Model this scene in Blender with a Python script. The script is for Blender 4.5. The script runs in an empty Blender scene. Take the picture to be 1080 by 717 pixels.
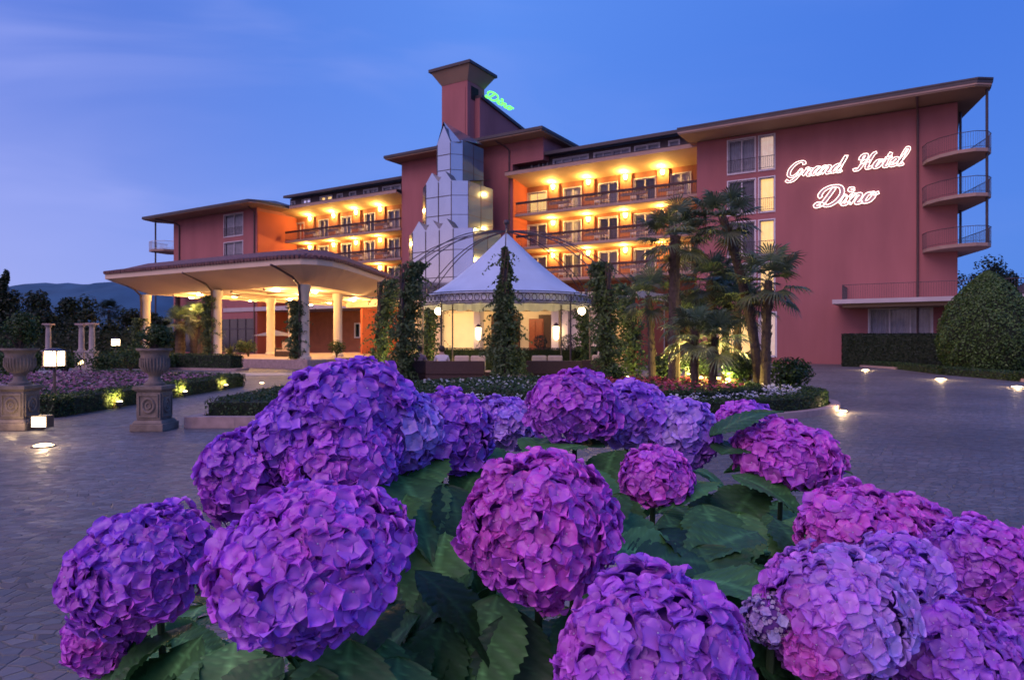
import bpy, bmesh, math, random
import numpy as np
from mathutils import Vector, Matrix, Euler
random.seed(7)
RNG = np.random.default_rng(11)
SC = bpy.context.scene
COL = SC.collection
PI = math.pi
R = math.radians

# ------------------------------------------------------------------ camera, sky, light, exposure
H = 1.55
FPX = 720.0
cam_d = bpy.data.cameras.new('camera')
cam_d.sensor_width = 36.0
cam_d.lens = 24.0
cam_d.shift_y = 0.0014
cam_d.clip_start = 0.02
cam_d.clip_end = 6000
cam = bpy.data.objects.new('camera', cam_d)
COL.objects.link(cam)
cam.location = (0, 0, H)
cam.rotation_euler = (PI / 2, 0, 0)
SC.camera = cam
cam_d.dof.use_dof = True
cam_d.dof.focus_distance = 1.15
cam_d.dof.aperture_fstop = 16

W = bpy.data.worlds.new('World')
SC.world = W
W.use_nodes = True
GLOW_AZ = Vector((-0.88, -0.47, 0)).normalized()


def build_world():
    nt = W.node_tree
    N, L = nt.nodes, nt.links
    bg = N['Background']
    sky = N.new('ShaderNodeTexSky')
    sky.sky_type = 'NISHITA'
    sky.sun_disc = False
    sky.sun_elevation = R(0.0)
    sky.sun_rotation = math.atan2(GLOW_AZ.x, GLOW_AZ.y)
    sky.air_density = 1.0
    sky.ozone_density = 4.0
    tc = N.new('ShaderNodeTexCoord')
    nrm = N.new('ShaderNodeVectorMath'); nrm.operation = 'NORMALIZE'
    L.new(tc.outputs['Generated'], nrm.inputs[0])
    sep = N.new('ShaderNodeSeparateXYZ')
    L.new(nrm.outputs[0], sep.inputs[0])
    # heading against the afterglow
    dot = N.new('ShaderNodeVectorMath'); dot.operation = 'DOT_PRODUCT'
    dot.inputs[1].default_value = GLOW_AZ
    L.new(nrm.outputs[0], dot.inputs[0])
    mr = N.new('ShaderNodeMapRange')
    mr.inputs[1].default_value = -1; mr.inputs[2].default_value = 1
    L.new(dot.outputs['Value'], mr.inputs[0])
    hz = N.new('ShaderNodeValToRGB')              # colours near the horizon, by heading
    e = hz.color_ramp.elements
    e[0].position = 0.0; e[0].color = (.056, .150, .47, 1)
    e[1].position = 1.0; e[1].color = (.66, .42, .50, 1)
    for p, c in ((.22, (.086, .182, .52, 1)), (.42, (.140, .215, .54, 1)), (.60, (.235, .265, .54, 1)), (.80, (.42, .34, .66, 1))):
        k = e.new(p); k.color = c
    L.new(mr.outputs[0], hz.inputs[0])
    zn = N.new('ShaderNodeValToRGB')              # colours higher up, by heading
    e = zn.color_ramp.elements
    e[0].position = 0.1; e[0].color = (.040, .120, .44, 1)
    e[1].position = 0.9; e[1].color = (.22, .24, .56, 1)
    k = e.new(.30); k.color = (.068, .168, .52, 1)
    k = e.new(.52); k.color = (.058, .125, .43, 1)
    L.new(mr.outputs[0], zn.inputs[0])
    el = N.new('ShaderNodeMapRange'); el.interpolation_type = 'SMOOTHSTEP'
    el.inputs[1].default_value = 0.0; el.inputs[2].default_value = 0.42
    L.new(sep.outputs[2], el.inputs[0])
    mx = N.new('ShaderNodeMix'); mx.data_type = 'RGBA'
    L.new(el.outputs[0], mx.inputs[0]); L.new(hz.outputs[0], mx.inputs[6]); L.new(zn.outputs[0], mx.inputs[7])
    # thin streaks of cirrus, stronger towards the afterglow
    mp = N.new('ShaderNodeMapping')
    mp.inputs['Rotation'].default_value = (R(8), R(28), R(20))
    mp.inputs['Scale'].default_value = (1.3, 1.3, 5.0)
    L.new(nrm.outputs[0], mp.inputs[0])
    nz = N.new('ShaderNodeTexNoise')
    nz.inputs['Scale'].default_value = 1.5; nz.inputs['Detail'].default_value = 4.0; nz.inputs['Roughness'].default_value = .5
    nz.inputs['Distortion'].default_value = .7
    L.new(mp.outputs[0], nz.inputs[0])
    cr = N.new('ShaderNodeMapRange'); cr.interpolation_type = 'SMOOTHSTEP'
    cr.inputs[1].default_value = .40; cr.inputs[2].default_value = .78
    L.new(nz.outputs[0], cr.inputs[0])
    cm = N.new('ShaderNodeMapRange')
    cm.inputs[1].default_value = .22; cm.inputs[2].default_value = .62; cm.inputs[3].default_value = .10; cm.inputs[4].default_value = .70
    L.new(mr.outputs[0], cm.inputs[0])
    mu = N.new('ShaderNodeMath'); mu.operation = 'MULTIPLY'
    L.new(cr.outputs[0], mu.inputs[0]); L.new(cm.outputs[0], mu.inputs[1])
    mc = N.new('ShaderNodeMix'); mc.data_type = 'RGBA'
    mc.inputs[7].default_value = (.235, .27, .57, 1)
    L.new(mu.outputs[0], mc.inputs[0]); L.new(mx.outputs[2], mc.inputs[6])
    # the physical sky adds its own share
    sc = N.new('ShaderNodeMix'); sc.data_type = 'RGBA'; sc.blend_type = 'MULTIPLY'
    sc.inputs[0].default_value = 1
    sc.inputs[7].default_value = (.012, .018, .06, 1)
    L.new(sky.outputs[0], sc.inputs[6])
    ad = N.new('ShaderNodeMix'); ad.data_type = 'RGBA'; ad.blend_type = 'ADD'
    ad.inputs[0].default_value = 1
    L.new(mc.outputs[2], ad.inputs[6]); L.new(sc.outputs[2], ad.inputs[7])
    L.new(ad.outputs[2], bg.inputs['Color'])
    bg.inputs['Strength'].default_value = 1.62


build_world()
sun_d = bpy.data.lights.new('afterglow', 'SUN')
sun_d.energy = 1.45
sun_d.color = (1.0, .60, .68)
sun_d.angle = R(46)
sun = bpy.data.objects.new('afterglow', sun_d)
COL.objects.link(sun)
sun.rotation_euler = Vector((.50, .60, -.72)).to_track_quat('-Z', 'Y').to_euler()

SC.view_settings.view_transform = 'Standard'
SC.view_settings.look = 'None'
SC.view_settings.exposure = 0.0
SC.view_settings.gamma = 1.0
SC.view_settings.use_curve_mapping = False
SC.render.engine = 'CYCLES'
cy = SC.cycles
cy.use_denoising = True
cy.denoiser = 'OPENIMAGEDENOISE'
cy.max_bounces = 6
cy.diffuse_bounces = 3
cy.glossy_bounces = 3
cy.transmission_bounces = 4
cy.transparent_max_bounces = 8
cy.sample_clamp_indirect = 4.0
cy.caustics_reflective = False
cy.caustics_refractive = False
cy.use_light_tree = True


# ------------------------------------------------------------------ helpers
def wpt(px, py, Y):
    """point seen at that pixel of the 1080 px wide photograph, Y metres ahead"""
    return Vector(((px - 540) / FPX * Y, Y, H + (360 - py) / FPX * Y))


def gpt(px, py, z=0.0):
    Y = FPX * (H - z) / (py - 360)
    return Vector(((px - 540) / FPX * Y, Y, z))


class MB:
    def __init__(s):
        s.v = []; s.f = []; s.mi = []

    def add(s, vs, fs, m=0):
        o = len(s.v)
        s.v.extend([tuple(p) for p in vs])
        for f in fs:
            s.f.append(tuple(i + o for i in f)); s.mi.append(m)
        return s

    def box(s, x0, x1, y0, y1, z0, z1, m=0):
        if x0 > x1: x0, x1 = x1, x0
        if y0 > y1: y0, y1 = y1, y0
        vs = [(x0, y0, z0), (x1, y0, z0), (x1, y1, z0), (x0, y1, z0), (x0, y0, z1), (x1, y0, z1), (x1, y1, z1), (x0, y1, z1)]
        return s.add(vs, [(0, 3, 2, 1), (4, 5, 6, 7), (0, 1, 5, 4), (1, 2, 6, 5), (2, 3, 7, 6), (3, 0, 4, 7)], m)

    def hb(s, s0, s1, t0, t1, z0, z1, m=0):       # facade frame: s to the right, t outwards
        return s.box(s0, s1, -t0, -t1, z0, z1, m)

    def prism(s, poly, z0, z1, m=0, top=None):
        n = len(poly)
        top = top or poly
        zz = (lambda z, i: z[i] if isinstance(z, (list, tuple)) else z)
        vs = [(p[0], p[1], zz(z0, i)) for i, p in enumerate(poly)] + [(p[0], p[1], zz(z1, i)) for i, p in enumerate(top)]
        fs = [tuple(range(n))[::-1], tuple(range(n, 2 * n))] + [(i, (i + 1) % n, n + (i + 1) % n, n + i) for i in range(n)]
        return s.add(vs, fs, m)

    def tube(s, pts, r, n=8, m=0, cap=True, closed=False):
        pts = [Vector(p) for p in pts]
        rs = r if isinstance(r, (list, tuple)) else [r] * len(pts)
        vs = []; fs = []
        up = Vector((0, 0, 1))
        K = len(pts)
        prev = None
        for i, p in enumerate(pts):
            if closed:
                d = pts[(i + 1) % K] - pts[i - 1]
            else:
                d = pts[min(i + 1, K - 1)] - pts[max(i - 1, 0)]
            if d.length < 1e-9: d = Vector((0, 0, 1))
            d.normalize()
            if prev is None:
                a = d.cross(up if abs(d.z) < .9 else Vector((1, 0, 0))).normalized()
            else:
                a = (prev - d * prev.dot(d))
                a = a.normalized() if a.length > 1e-6 else d.cross(up).normalized()
            prev = a
            b = d.cross(a)
            for k in range(n):
                t = 2 * PI * k / n
                vs.append(p + (a * math.cos(t) + b * math.sin(t)) * rs[i])
        seg = K if closed else K - 1
        for i in range(seg):
            j = (i + 1) % K
            for k in range(n):
                fs.append((i * n + k, i * n + (k + 1) % n, j * n + (k + 1) % n, j * n + k))
        if cap and not closed:
            fs.append(tuple(range(n))[::-1]); fs.append(tuple(range((K - 1) * n, K * n)))
        return s.add(vs, fs, m)

    def lathe(s, prof, c=(0, 0, 0), n=20, m=0, sq=0.0):
        vs = []; fs = []
        for r, z in prof:
            for k in range(n):
                t = 2 * PI * k / n
                vs.append((c[0] + r * math.cos(t), c[1] + r * math.sin(t), c[2] + z))
        K = len(prof)
        for i in range(K - 1):
            for k in range(n):
                fs.append((i * n + k, i * n + (k + 1) % n, (i + 1) * n + (k + 1) % n, (i + 1) * n + k))
        fs.append(tuple(range(n))[::-1]); fs.append(tuple(range((K - 1) * n, K * n)))
        return s.add(vs, fs, m)

    def ball(s, c, r, n=10, m=0, sc=(1, 1, 1)):
        k = max(4, n // 2)
        prof = [(max(.001, r * math.sin(PI * i / k)), -r * math.cos(PI * i / k)) for i in range(k + 1)]
        o = len(s.v)
        s.lathe(prof, (0, 0, 0), n, m)
        for i in range(o, len(s.v)):
            x, y, z = s.v[i]
            s.v[i] = (c[0] + x * sc[0], c[1] + y * sc[1], c[2] + z * sc[2])
        return s

    def build(s, name, mats, parent=None, smooth=False, bevel=0, loc=None):
        me = bpy.data.meshes.new(name)
        off = Vector(loc) if loc is not None else None
        vs = s.v if off is None else [(x - off.x, y - off.y, z - off.z) for x, y, z in s.v]
        me.from_pydata(vs, [], s.f)
        if not isinstance(mats, (list, tuple)): mats = [mats]
        for m in mats: me.materials.append(m)
        if len(mats) > 1: me.polygons.foreach_set('material_index', s.mi)
        me.validate()
        bm = bmesh.new(); bm.from_mesh(me)
        bmesh.ops.recalc_face_normals(bm, faces=bm.faces)
        bm.to_mesh(me); bm.free()
        if smooth:
            me.shade_smooth()
            try: me.set_sharp_from_angle(angle=R(40))
            except Exception: pass
        o = bpy.data.objects.new(name, me)
        COL.objects.link(o)
        if off is not None: o.location = off
        if parent is not None: o.parent = parent
        if bevel:
            b = o.modifiers.new('bevel', 'BEVEL'); b.width = bevel; b.segments = 2; b.limit_method = 'ANGLE'
        return o


def np_mesh(name, verts, faces, mat, parent=None, cols=None, smooth=False):
    """big meshes of one face size"""
    me = bpy.data.meshes.new(name)
    nv, nf, k = len(verts), len(faces), faces.shape[1]
    me.vertices.add(nv); me.vertices.foreach_set('co', np.ascontiguousarray(verts, np.float32).ravel())
    me.loops.add(nf * k); me.loops.foreach_set('vertex_index', np.ascontiguousarray(faces, np.int32).ravel())
    me.polygons.add(nf)
    me.polygons.foreach_set('loop_start', np.arange(0, nf * k, k, dtype=np.int32))
    if smooth: me.polygons.foreach_set('use_smooth', np.ones(nf, bool))
    me.update(calc_edges=True)
    if cols is not None:
        a = me.color_attributes.new('tint', 'FLOAT_COLOR', 'POINT')
        c4 = np.ones((nv, 4), np.float32); c4[:, :3] = cols
        a.data.foreach_set('color', c4.ravel())
    me.materials.append(mat)
    o = bpy.data.objects.new(name, me)
    COL.objects.link(o)
    if parent is not None: o.parent = parent
    return o


def tag(o, label=None, cat=None, group=None, kind=None):
    if label: o['label'] = label
    if cat: o['category'] = cat
    if group: o['group'] = group
    if kind: o['kind'] = kind
    return o


def thing(name, loc, label, cat, rz=0.0, group=None):
    o = bpy.data.objects.new(name, None)
    COL.objects.link(o)
    o.empty_display_size = .2
    o.location = loc; o.rotation_euler = (0, 0, rz)
    return tag(o, label, cat, group)


def kids(o): return [c for c in COL.objects if c.parent == o]


def copy_tree(o, parent=None, loc=None, rz=None, label=None):
    c = o.copy(); COL.objects.link(c)
    if parent is not None: c.parent = parent
    if loc is not None: c.location = loc
    if rz is not None: c.rotation_euler = (0, 0, rz)
    if label: c['label'] = label
    for ch in o.children: copy_tree(ch, c)
    return c


def lamp(name, loc, power, color, radius=.06, parent=None, kind='POINT', spot=None, aim=None):
    d = bpy.data.lights.new(name, kind)
    d.energy = power; d.color = color
    d.shadow_soft_size = radius
    if kind == 'SPOT':
        d.spot_size = R(spot or 90); d.spot_blend = .6
    o = bpy.data.objects.new(name, d)
    COL.objects.link(o)
    o.location = loc
    if aim is not None: o.rotation_euler = Vector(aim).to_track_quat('-Z', 'Y').to_euler()
    if parent is not None: o.parent = parent
    return o


WARM = (1.0, .60, .15)
WARM2 = (1.0, .68, .34)


# ------------------------------------------------------------------ materials
def mat(name, c, rough=.7, var=.12, vs=2.0, bump=0.0, bs=30.0, metal=0.0, c2=None, emit=None, es=0.0, spec=.5, coat=0.0, aniso=None):
    m = bpy.data.materials.new(name)
    m.use_nodes = True
    nt = m.node_tree; N, L = nt.nodes, nt.links
    b = N['Principled BSDF']
    b.inputs['Roughness'].default_value = rough
    b.inputs['Metallic'].default_value = metal
    b.inputs['Specular IOR Level'].default_value = spec
    b.inputs['Coat Weight'].default_value = coat
    tc = N.new('ShaderNodeTexCoord')
    nz = N.new('ShaderNodeTexNoise')
    nz.inputs['Scale'].default_value = vs; nz.inputs['Detail'].default_value = 5
    if aniso:
        mp = N.new('ShaderNodeMapping'); mp.inputs['Scale'].default_value = (1, 1, aniso)
        L.new(tc.outputs['Object'], mp.inputs[0]); L.new(mp.outputs[0], nz.inputs[0])
        nz.inputs['Detail'].default_value = 8
    else:
        L.new(tc.outputs['Object'], nz.inputs[0])
    mx = N.new('ShaderNodeMix'); mx.data_type = 'RGBA'
    mr = N.new('ShaderNodeMapRange'); mr.inputs[1].default_value = .3; mr.inputs[2].default_value = .7
    L.new(nz.outputs[0], mr.inputs[0]); L.new(mr.outputs[0], mx.inputs[0])
    lo = tuple(max(0, x * (1 - var)) for x in c); hi = tuple(min(1, x * (1 + var)) for x in (c2 or c))
    mx.inputs[6].default_value = (*lo, 1); mx.inputs[7].default_value = (*hi, 1)
    L.new(mx.outputs[2], b.inputs['Base Color'])
    if bump:
        n2 = N.new('ShaderNodeTexNoise'); n2.inputs['Scale'].default_value = bs; n2.inputs['Detail'].default_value = 3
        L.new(tc.outputs['Object'], n2.inputs[0])
        bp = N.new('ShaderNodeBump'); bp.inputs['Strength'].default_value = bump; bp.inputs['Distance'].default_value = .02
        L.new(n2.outputs[0], bp.inputs['Height']); L.new(bp.outputs[0], b.inputs['Normal'])
    if emit:
        b.inputs['Emission Color'].default_value = (*emit, 1); b.inputs['Emission Strength'].default_value = es
    return m


def leafmat(name, c, trans=.3, rough=.5, gloss=.08):
    """leaf or petal: its own tint from the mesh, some light through it"""
    m = bpy.data.materials.new(name)
    m.use_nodes = True
    nt = m.node_tree; N, L = nt.nodes, nt.links
    out = N['Material Output']
    b = N['Principled BSDF']
    b.inputs['Roughness'].default_value = rough
    b.inputs['Specular IOR Level'].default_value = gloss * 5
    at = N.new('ShaderNodeVertexColor'); at.layer_name = 'tint'
    mu = N.new('ShaderNodeMix'); mu.data_type = 'RGBA'; mu.blend_type = 'MULTIPLY'; mu.inputs[0].default_value = 1
    mu.inputs[7].default_value = (*c, 1)
    L.new(at.outputs[0], mu.inputs[6]); L.new(mu.outputs[2], b.inputs['Base Color'])
    tr = N.new('ShaderNodeBsdfTranslucent'); L.new(mu.outputs[2], tr.inputs[0])
    ms = N.new('ShaderNodeMixShader'); ms.inputs[0].default_value = trans
    L.new(b.outputs[0], ms.inputs[1]); L.new(tr.outputs[0], ms.inputs[2])
    L.new(ms.outputs[0], out.inputs[0])
    return m


def emat(name, c, s):
    m = bpy.data.materials.new(name); m.use_nodes = True
    b = m.node_tree.nodes['Principled BSDF']
    b.inputs['Base Color'].default_value = (*c, 1)
    b.inputs['Emission Color'].default_value = (*c, 1); b.inputs['Emission Strength'].default_value = s
    return m


def glassmat(name, tint=(.9, .95, 1), refl=.30):
    m = bpy.data.materials.new(name); m.use_nodes = True
    nt = m.node_tree; N, L = nt.nodes, nt.links
    out = N['Material Output']; N.remove(N['Principled BSDF'])
    t = N.new('ShaderNodeBsdfTransparent'); t.inputs[0].default_value = (*tint, 1)
    g = N.new('ShaderNodeBsdfGlossy'); g.inputs['Roughness'].default_value = .03
    lw = N.new('ShaderNodeLayerWeight'); lw.inputs[0].default_value = refl
    ms = N.new('ShaderNodeMixShader')
    L.new(lw.outputs['Fresnel'], ms.inputs[0]); L.new(t.outputs[0], ms.inputs[1]); L.new(g.outputs[0], ms.inputs[2])
    L.new(ms.outputs[0], out.inputs[0])
    return m


def paving_mat():
    m = bpy.data.materials.new('porphyry_paving'); m.use_nodes = True
    nt = m.node_tree; N, L = nt.nodes, nt.links
    b = N['Principled BSDF']
    tc = N.new('ShaderNodeTexCoord')
    # slightly wandering coordinates so the rows do not run dead straight
    nz = N.new('ShaderNodeTexNoise'); nz.inputs['Scale'].default_value = .7; nz.inputs['Detail'].default_value = 2
    L.new(tc.outputs['Object'], nz.inputs[0])
    vm = N.new('ShaderNodeVectorMath'); vm.operation = 'MULTIPLY_ADD'
    vm.inputs[1].default_value = (.35, .35, 0); L.new(nz.outputs['Color'], vm.inputs[0]); L.new(tc.outputs['Object'], vm.inputs[2])
    mp = N.new('ShaderNodeMapping'); mp.inputs['Scale'].default_value = (8.0, 12.5, 1); mp.inputs['Rotation'].default_value = (0, 0, R(24))
    L.new(vm.outputs[0], mp.inputs[0])
    vo = N.new('ShaderNodeTexVoronoi'); vo.inputs['Scale'].default_value = 1; vo.inputs['Randomness'].default_value = .72; vo.voronoi_dimensions = '2D'
    ve = N.new('ShaderNodeTexVoronoi'); ve.feature = 'DISTANCE_TO_EDGE'; ve.inputs['Scale'].default_value = 1; ve.inputs['Randomness'].default_value = .72; ve.voronoi_dimensions = '2D'
    L.new(mp.outputs[0], vo.inputs[0]); L.new(mp.outputs[0], ve.inputs[0])
    sp = N.new('ShaderNodeSeparateColor'); L.new(vo.outputs['Color'], sp.inputs[0])
    cr = N.new('ShaderNodeValToRGB')
    e = cr.color_ramp.elements
    e[0].position = 0; e[0].color = (.105, .098, .110, 1)
    e[1].position = 1; e[1].color = (.215, .190, .190, 1)
    for p, c in ((.35, (.150, .140, .150, 1)), (.6, (.175, .135, .135, 1)), (.8, (.140, .145, .165, 1))):
        k = e.new(p); k.color = c
    L.new(sp.outputs[0], cr.inputs[0])
    # worn, broad patches
    n2 = N.new('ShaderNodeTexNoise'); n2.inputs['Scale'].default_value = .33; n2.inputs['Detail'].default_value = 6
    L.new(tc.outputs['Object'], n2.inputs[0])
    mr = N.new('ShaderNodeMapRange'); mr.inputs[1].default_value = .3; mr.inputs[2].default_value = .7; mr.inputs[3].default_value = .52; mr.inputs[4].default_value = 1.08
    L.new(n2.outputs[0], mr.inputs[0])
    mu = N.new('ShaderNodeVectorMath'); mu.operation = 'SCALE'
    L.new(cr.outputs[0], mu.inputs[0]); L.new(mr.outputs[0], mu.inputs['Scale'])
    ed = N.new('ShaderNodeMapRange'); ed.inputs[1].default_value = .0; ed.inputs[2].default_value = .10
    L.new(ve.outputs['Distance'], ed.inputs[0])
    mx = N.new('ShaderNodeMix'); mx.data_type = 'RGBA'; mx.inputs[6].default_value = (.100, .095, .102, 1)
    L.new(ed.outputs[0], mx.inputs[0]); L.new(mu.outputs[0], mx.inputs[7]); L.new(mx.outputs[2], b.inputs['Base Color'])
    # relief: joints, stones at slightly different heights and cleft faces
    n3 = N.new('ShaderNodeTexNoise'); n3.inputs['Scale'].default_value = 14; n3.inputs['Detail'].default_value = 4
    L.new(tc.outputs['Object'], n3.inputs[0])
    a1 = N.new('ShaderNodeMath'); a1.operation = 'MULTIPLY_ADD'; a1.inputs[1].default_value = .45
    L.new(n3.outputs[0], a1.inputs[0]); L.new(ed.outputs[0], a1.inputs[2])
    a2 = N.new('ShaderNodeMath'); a2.operation = 'MULTIPLY_ADD'; a2.inputs[1].default_value = .5
    L.new(sp.outputs[1], a2.inputs[0]); L.new(a1.outputs[0], a2.inputs[2])
    bp = N.new('ShaderNodeBump'); bp.inputs['Strength'].default_value = .8; bp.inputs['Distance'].default_value = .016
    L.new(a2.outputs[0], bp.inputs['Height']); L.new(bp.outputs[0], b.inputs['Normal'])
    rr = N.new('ShaderNodeMapRange'); rr.inputs[3].default_value = .46; rr.inputs[4].default_value = .72
    L.new(sp.outputs[2], rr.inputs[0]); L.new(rr.outputs[0], b.inputs['Roughness'])
    return m


M = {}
M['paving'] = paving_mat()
M['driveway'] = mat('pale_driveway', (.34, .31, .31), .6, .12, .8, .3, 20)
M['plaster'] = mat('pink_plaster', (.35, .124, .122), .85, .15, .55, .25, 60, aniso=.22)
M['redplaster'] = mat('reddened_plaster', (.50, .115, .055), .85, .08, .5, .2, 60)  # redder than the pink plaster: lamp glow on the return walls put into colour
M['pier'] = mat('brown_red_pier', (.30, .11, .06), .8, .15, 1.5, .2, 50)
M['soffit'] = mat('painted_soffit', (.30, .20, .135), .8, .10, .6, .1, 40)
M['soffit2'] = mat('cream_soffit', (.68, .52, .36), .75, .07, .5, .08, 40)
M['slab'] = mat('slab_edge', (.36, .24, .19), .8, .12, 1, .2, 40)
M['paleslab'] = mat('pale_slab', (.46, .40, .40), .7, .08, 1, .1, 40)
M['darkroof'] = mat('dark_roof_sheet', (.050, .040, .045), .55, .2, 1.2, .2, 20)
M['darkwood'] = mat('dark_stained_wood', (.05, .017, .014), .6, .25, 6, .2, 60)
M['mansard'] = mat('dark_band_cladding', (.075, .052, .055), .7, .2, 3, .2, 30)
M['metal'] = mat('dark_painted_metal', (.055, .040, .048), .45, .2, 5, 0, 30)
M['pipe'] = mat('copper_brown_pipe', (.085, .045, .042), .5, .2, 4, .1, 30)
M['frame'] = mat('white_frame', (.62, .56, .58), .5, .08, 3)
M['curtain'] = mat('net_curtain', (.46, .40, .42), .9, .15, 2.5)
M['curtain_dark'] = mat('dim_curtain', (.20, .17, .19), .9, .25, 2.5)
M['curtain_lit'] = mat('lit_curtain', (.75, .62, .45), .9, .2, 2.5, emit=(1.0, .58, .16), es=1.05)
M['curtain_pale'] = mat('pale_lit_curtain', (.75, .62, .55), .9, .2, 2.5, emit=(1.0, .66, .50), es=.5)
M['glass'] = glassmat('window_glass')
M['baymetal'] = mat('bay_mirror_panel', (.47, .50, .56), .14, .05, .8, .02, 6, metal=.85)
M['bayside'] = mat('bay_side_sky_blue', (.17, .26, .34), .12, .12, .5, .02, 5, metal=.30)  # blue base colour stands in for the sky reflected in the panes
M['bayroof'] = mat('bay_step_roof', (.11, .12, .15), .45, .15, 3, metal=.3)
M['lampglass'] = emat('lamp_glass', (1.0, .62, .22), 22.0)
M['whitelamp'] = emat('white_lamp', (1.0, .74, .42), 9.0)
M['neon'] = emat('neon_tube', (1.0, .80, .70), 3.0)
M['neonface'] = mat('sign_letter_face', (.35, .22, .24), .5, .1, 6)
M['greenneon'] = emat('green_neon', (.16, 1.0, .10), 2.0)
M['stone'] = mat('weathered_stone', (.175, .140, .118), .85, .3, 5, .7, 28)
M['palestone'] = mat('pale_stone', (.34, .28, .26), .8, .2, 4, .4, 30)
M['pinkstone'] = mat('pink_granite', (.36, .25, .23), .7, .2, 6, .3, 60)
M['cream'] = mat('cream_paint', (.66, .56, .42), .75, .08, 1, .1, 40)
M['canvas'] = mat('tent_canvas', (.47, .57, .70), .8, .06, 1.6, .15, 14)
M['valance'] = mat('valance_cloth', (.72, .72, .76), .85, .1, 4)
M['wicker'] = mat('brown_wicker', (.055, .028, .022), .7, .3, 30, .5, 90)
M['cushion'] = mat('cream_cushion', (.60, .46, .34), .9, .1, 8, .2, 30)
M['soil'] = mat('garden_soil', (.045, .032, .026), .95, .3, 6, .8, 25)
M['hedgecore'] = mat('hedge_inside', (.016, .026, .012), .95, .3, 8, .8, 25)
M['grass'] = mat('lawn', (.035, .062, .020), .9, .3, 1.2, .6, 60)
M['bark'] = mat('palm_bark', (.075, .052, .038), .95, .35, 12, .9, 40)
M['tilebrown'] = mat('canopy_roof_tile', (.15, .070, .062), .75, .3, 5, .5, 14)
M['hill'] = mat('haze_blue_hill', (.034, .105, .170), 1, .2, .01)  # the blue of distant haze is put into the base colour
M['hydrastem'] = mat('green_stem', (.06, .11, .035), .6, .2, 20)
M['skin'] = mat('skin', (.55, .34, .26), .6, .05, 8)
M['hair'] = mat('dark_hair', (.03, .02, .016), .6, .2, 30)
M['whitecloth'] = mat('white_shirt', (.75, .68, .70), .9, .06, 10)
M['mauvecloth'] = mat('mauve_top', (.36, .24, .28), .9, .06, 10)
M['bluecloth'] = mat('pale_blue_dress', (.40, .46, .60), .9, .06, 10)
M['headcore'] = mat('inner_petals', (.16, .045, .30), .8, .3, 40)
M['darkglass'] = mat('wall_darkening_glazing', (.03, .026, .028), .08, .2, 1, spec=.6)
M['loggiasoffit'] = mat('yellow_cream_soffit', (.62, .46, .26), .8, .08, .8, .1, 40)
M['parasol'] = mat('greyish_parasol_cloth', (.20, .18, .19), .85, .1, 3)
M['downlight'] = emat('downlight_glass', (1.0, .74, .40), 24.0)
M['dark'] = mat('recess_shade_black', (.012, .010, .012), .9)
M['door'] = mat('red_brown_door', (.30, .07, .03), .5, .2, 6, .1, 40)
M['hedgeleaf'] = leafmat('box_leaf', (1, 1, 1), .2, .45)
M['treeleaf'] = leafmat('tree_leaf', (1, 1, 1), .25, .55)
M['palmleaf'] = leafmat('palm_leaf', (1, 1, 1), .22, .42, .12)
M['petal'] = leafmat('hydrangea_petal', (1, 1, 1), .16, .42, .11)
M['hydraleaf'] = leafmat('hydrangea_leaf', (1, 1, 1), .16, .52, .08)
M['bedflower'] = leafmat('bed_flower_petal', (1, 1, 1), .25, .6, .05)

GREEN = dict(box=((.050, .100, .022), (.018, .042, .011)), vine=((.110, .170, .065), (.032, .060, .020)), dark=((.020, .042, .018), (.009, .019, .009)),
             topiary=((.105, .190, .045), (.036, .078, .018)), palm=((.130, .200, .105), (.060, .100, .046)), yucca=((.10, .13, .05), (.05, .07, .02)))


def tints(n, pair, rng=RNG):
    k = rng.random((n, 1))
    a, b = np.array(pair[0]), np.array(pair[1])
    c = a * k + b * (1 - k)
    return c * rng.uniform(.75, 1.25, (n, 1))


def leaf_cloud(P, Nn, size, pair, name, matl, parent=None, jit=.7, aspect=.55, rng=RNG, cols=None):
    """many small folded leaves: points, outward directions, length"""
    n = len(P)
    P = np.asarray(P, float); Nn = np.asarray(Nn, float)
    d = Nn + rng.normal(0, jit, (n, 3))
    d /= np.linalg.norm(d, axis=1, keepdims=True) + 1e-9
    r = rng.normal(0, 1, (n, 3))
    a = np.cross(d, r); a /= np.linalg.norm(a, axis=1, keepdims=True) + 1e-9   # along
    b = np.cross(d, a)
    L = size * rng.uniform(.6, 1.3, (n, 1))
    wv = L * aspect * .5
    v0 = P - a * L * .5
    v2 = P + a * L * .5 - d * L * .12
    v1 = P + b * wv + d * L * .10
    v3 = P - b * wv + d * L * .10
    V = np.stack([v0, v1, v2, v3], 1).reshape(-1, 3)
    i = np.arange(n)[:, None] * 4
    F = np.concatenate([i + np.array([[0, 1, 2]]), i + np.array([[0, 2, 3]])], 0)
    c = tints(n, pair, rng) if cols is None else cols
    return np_mesh(name, V, F, matl, parent, np.repeat(c, 4, 0))


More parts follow.
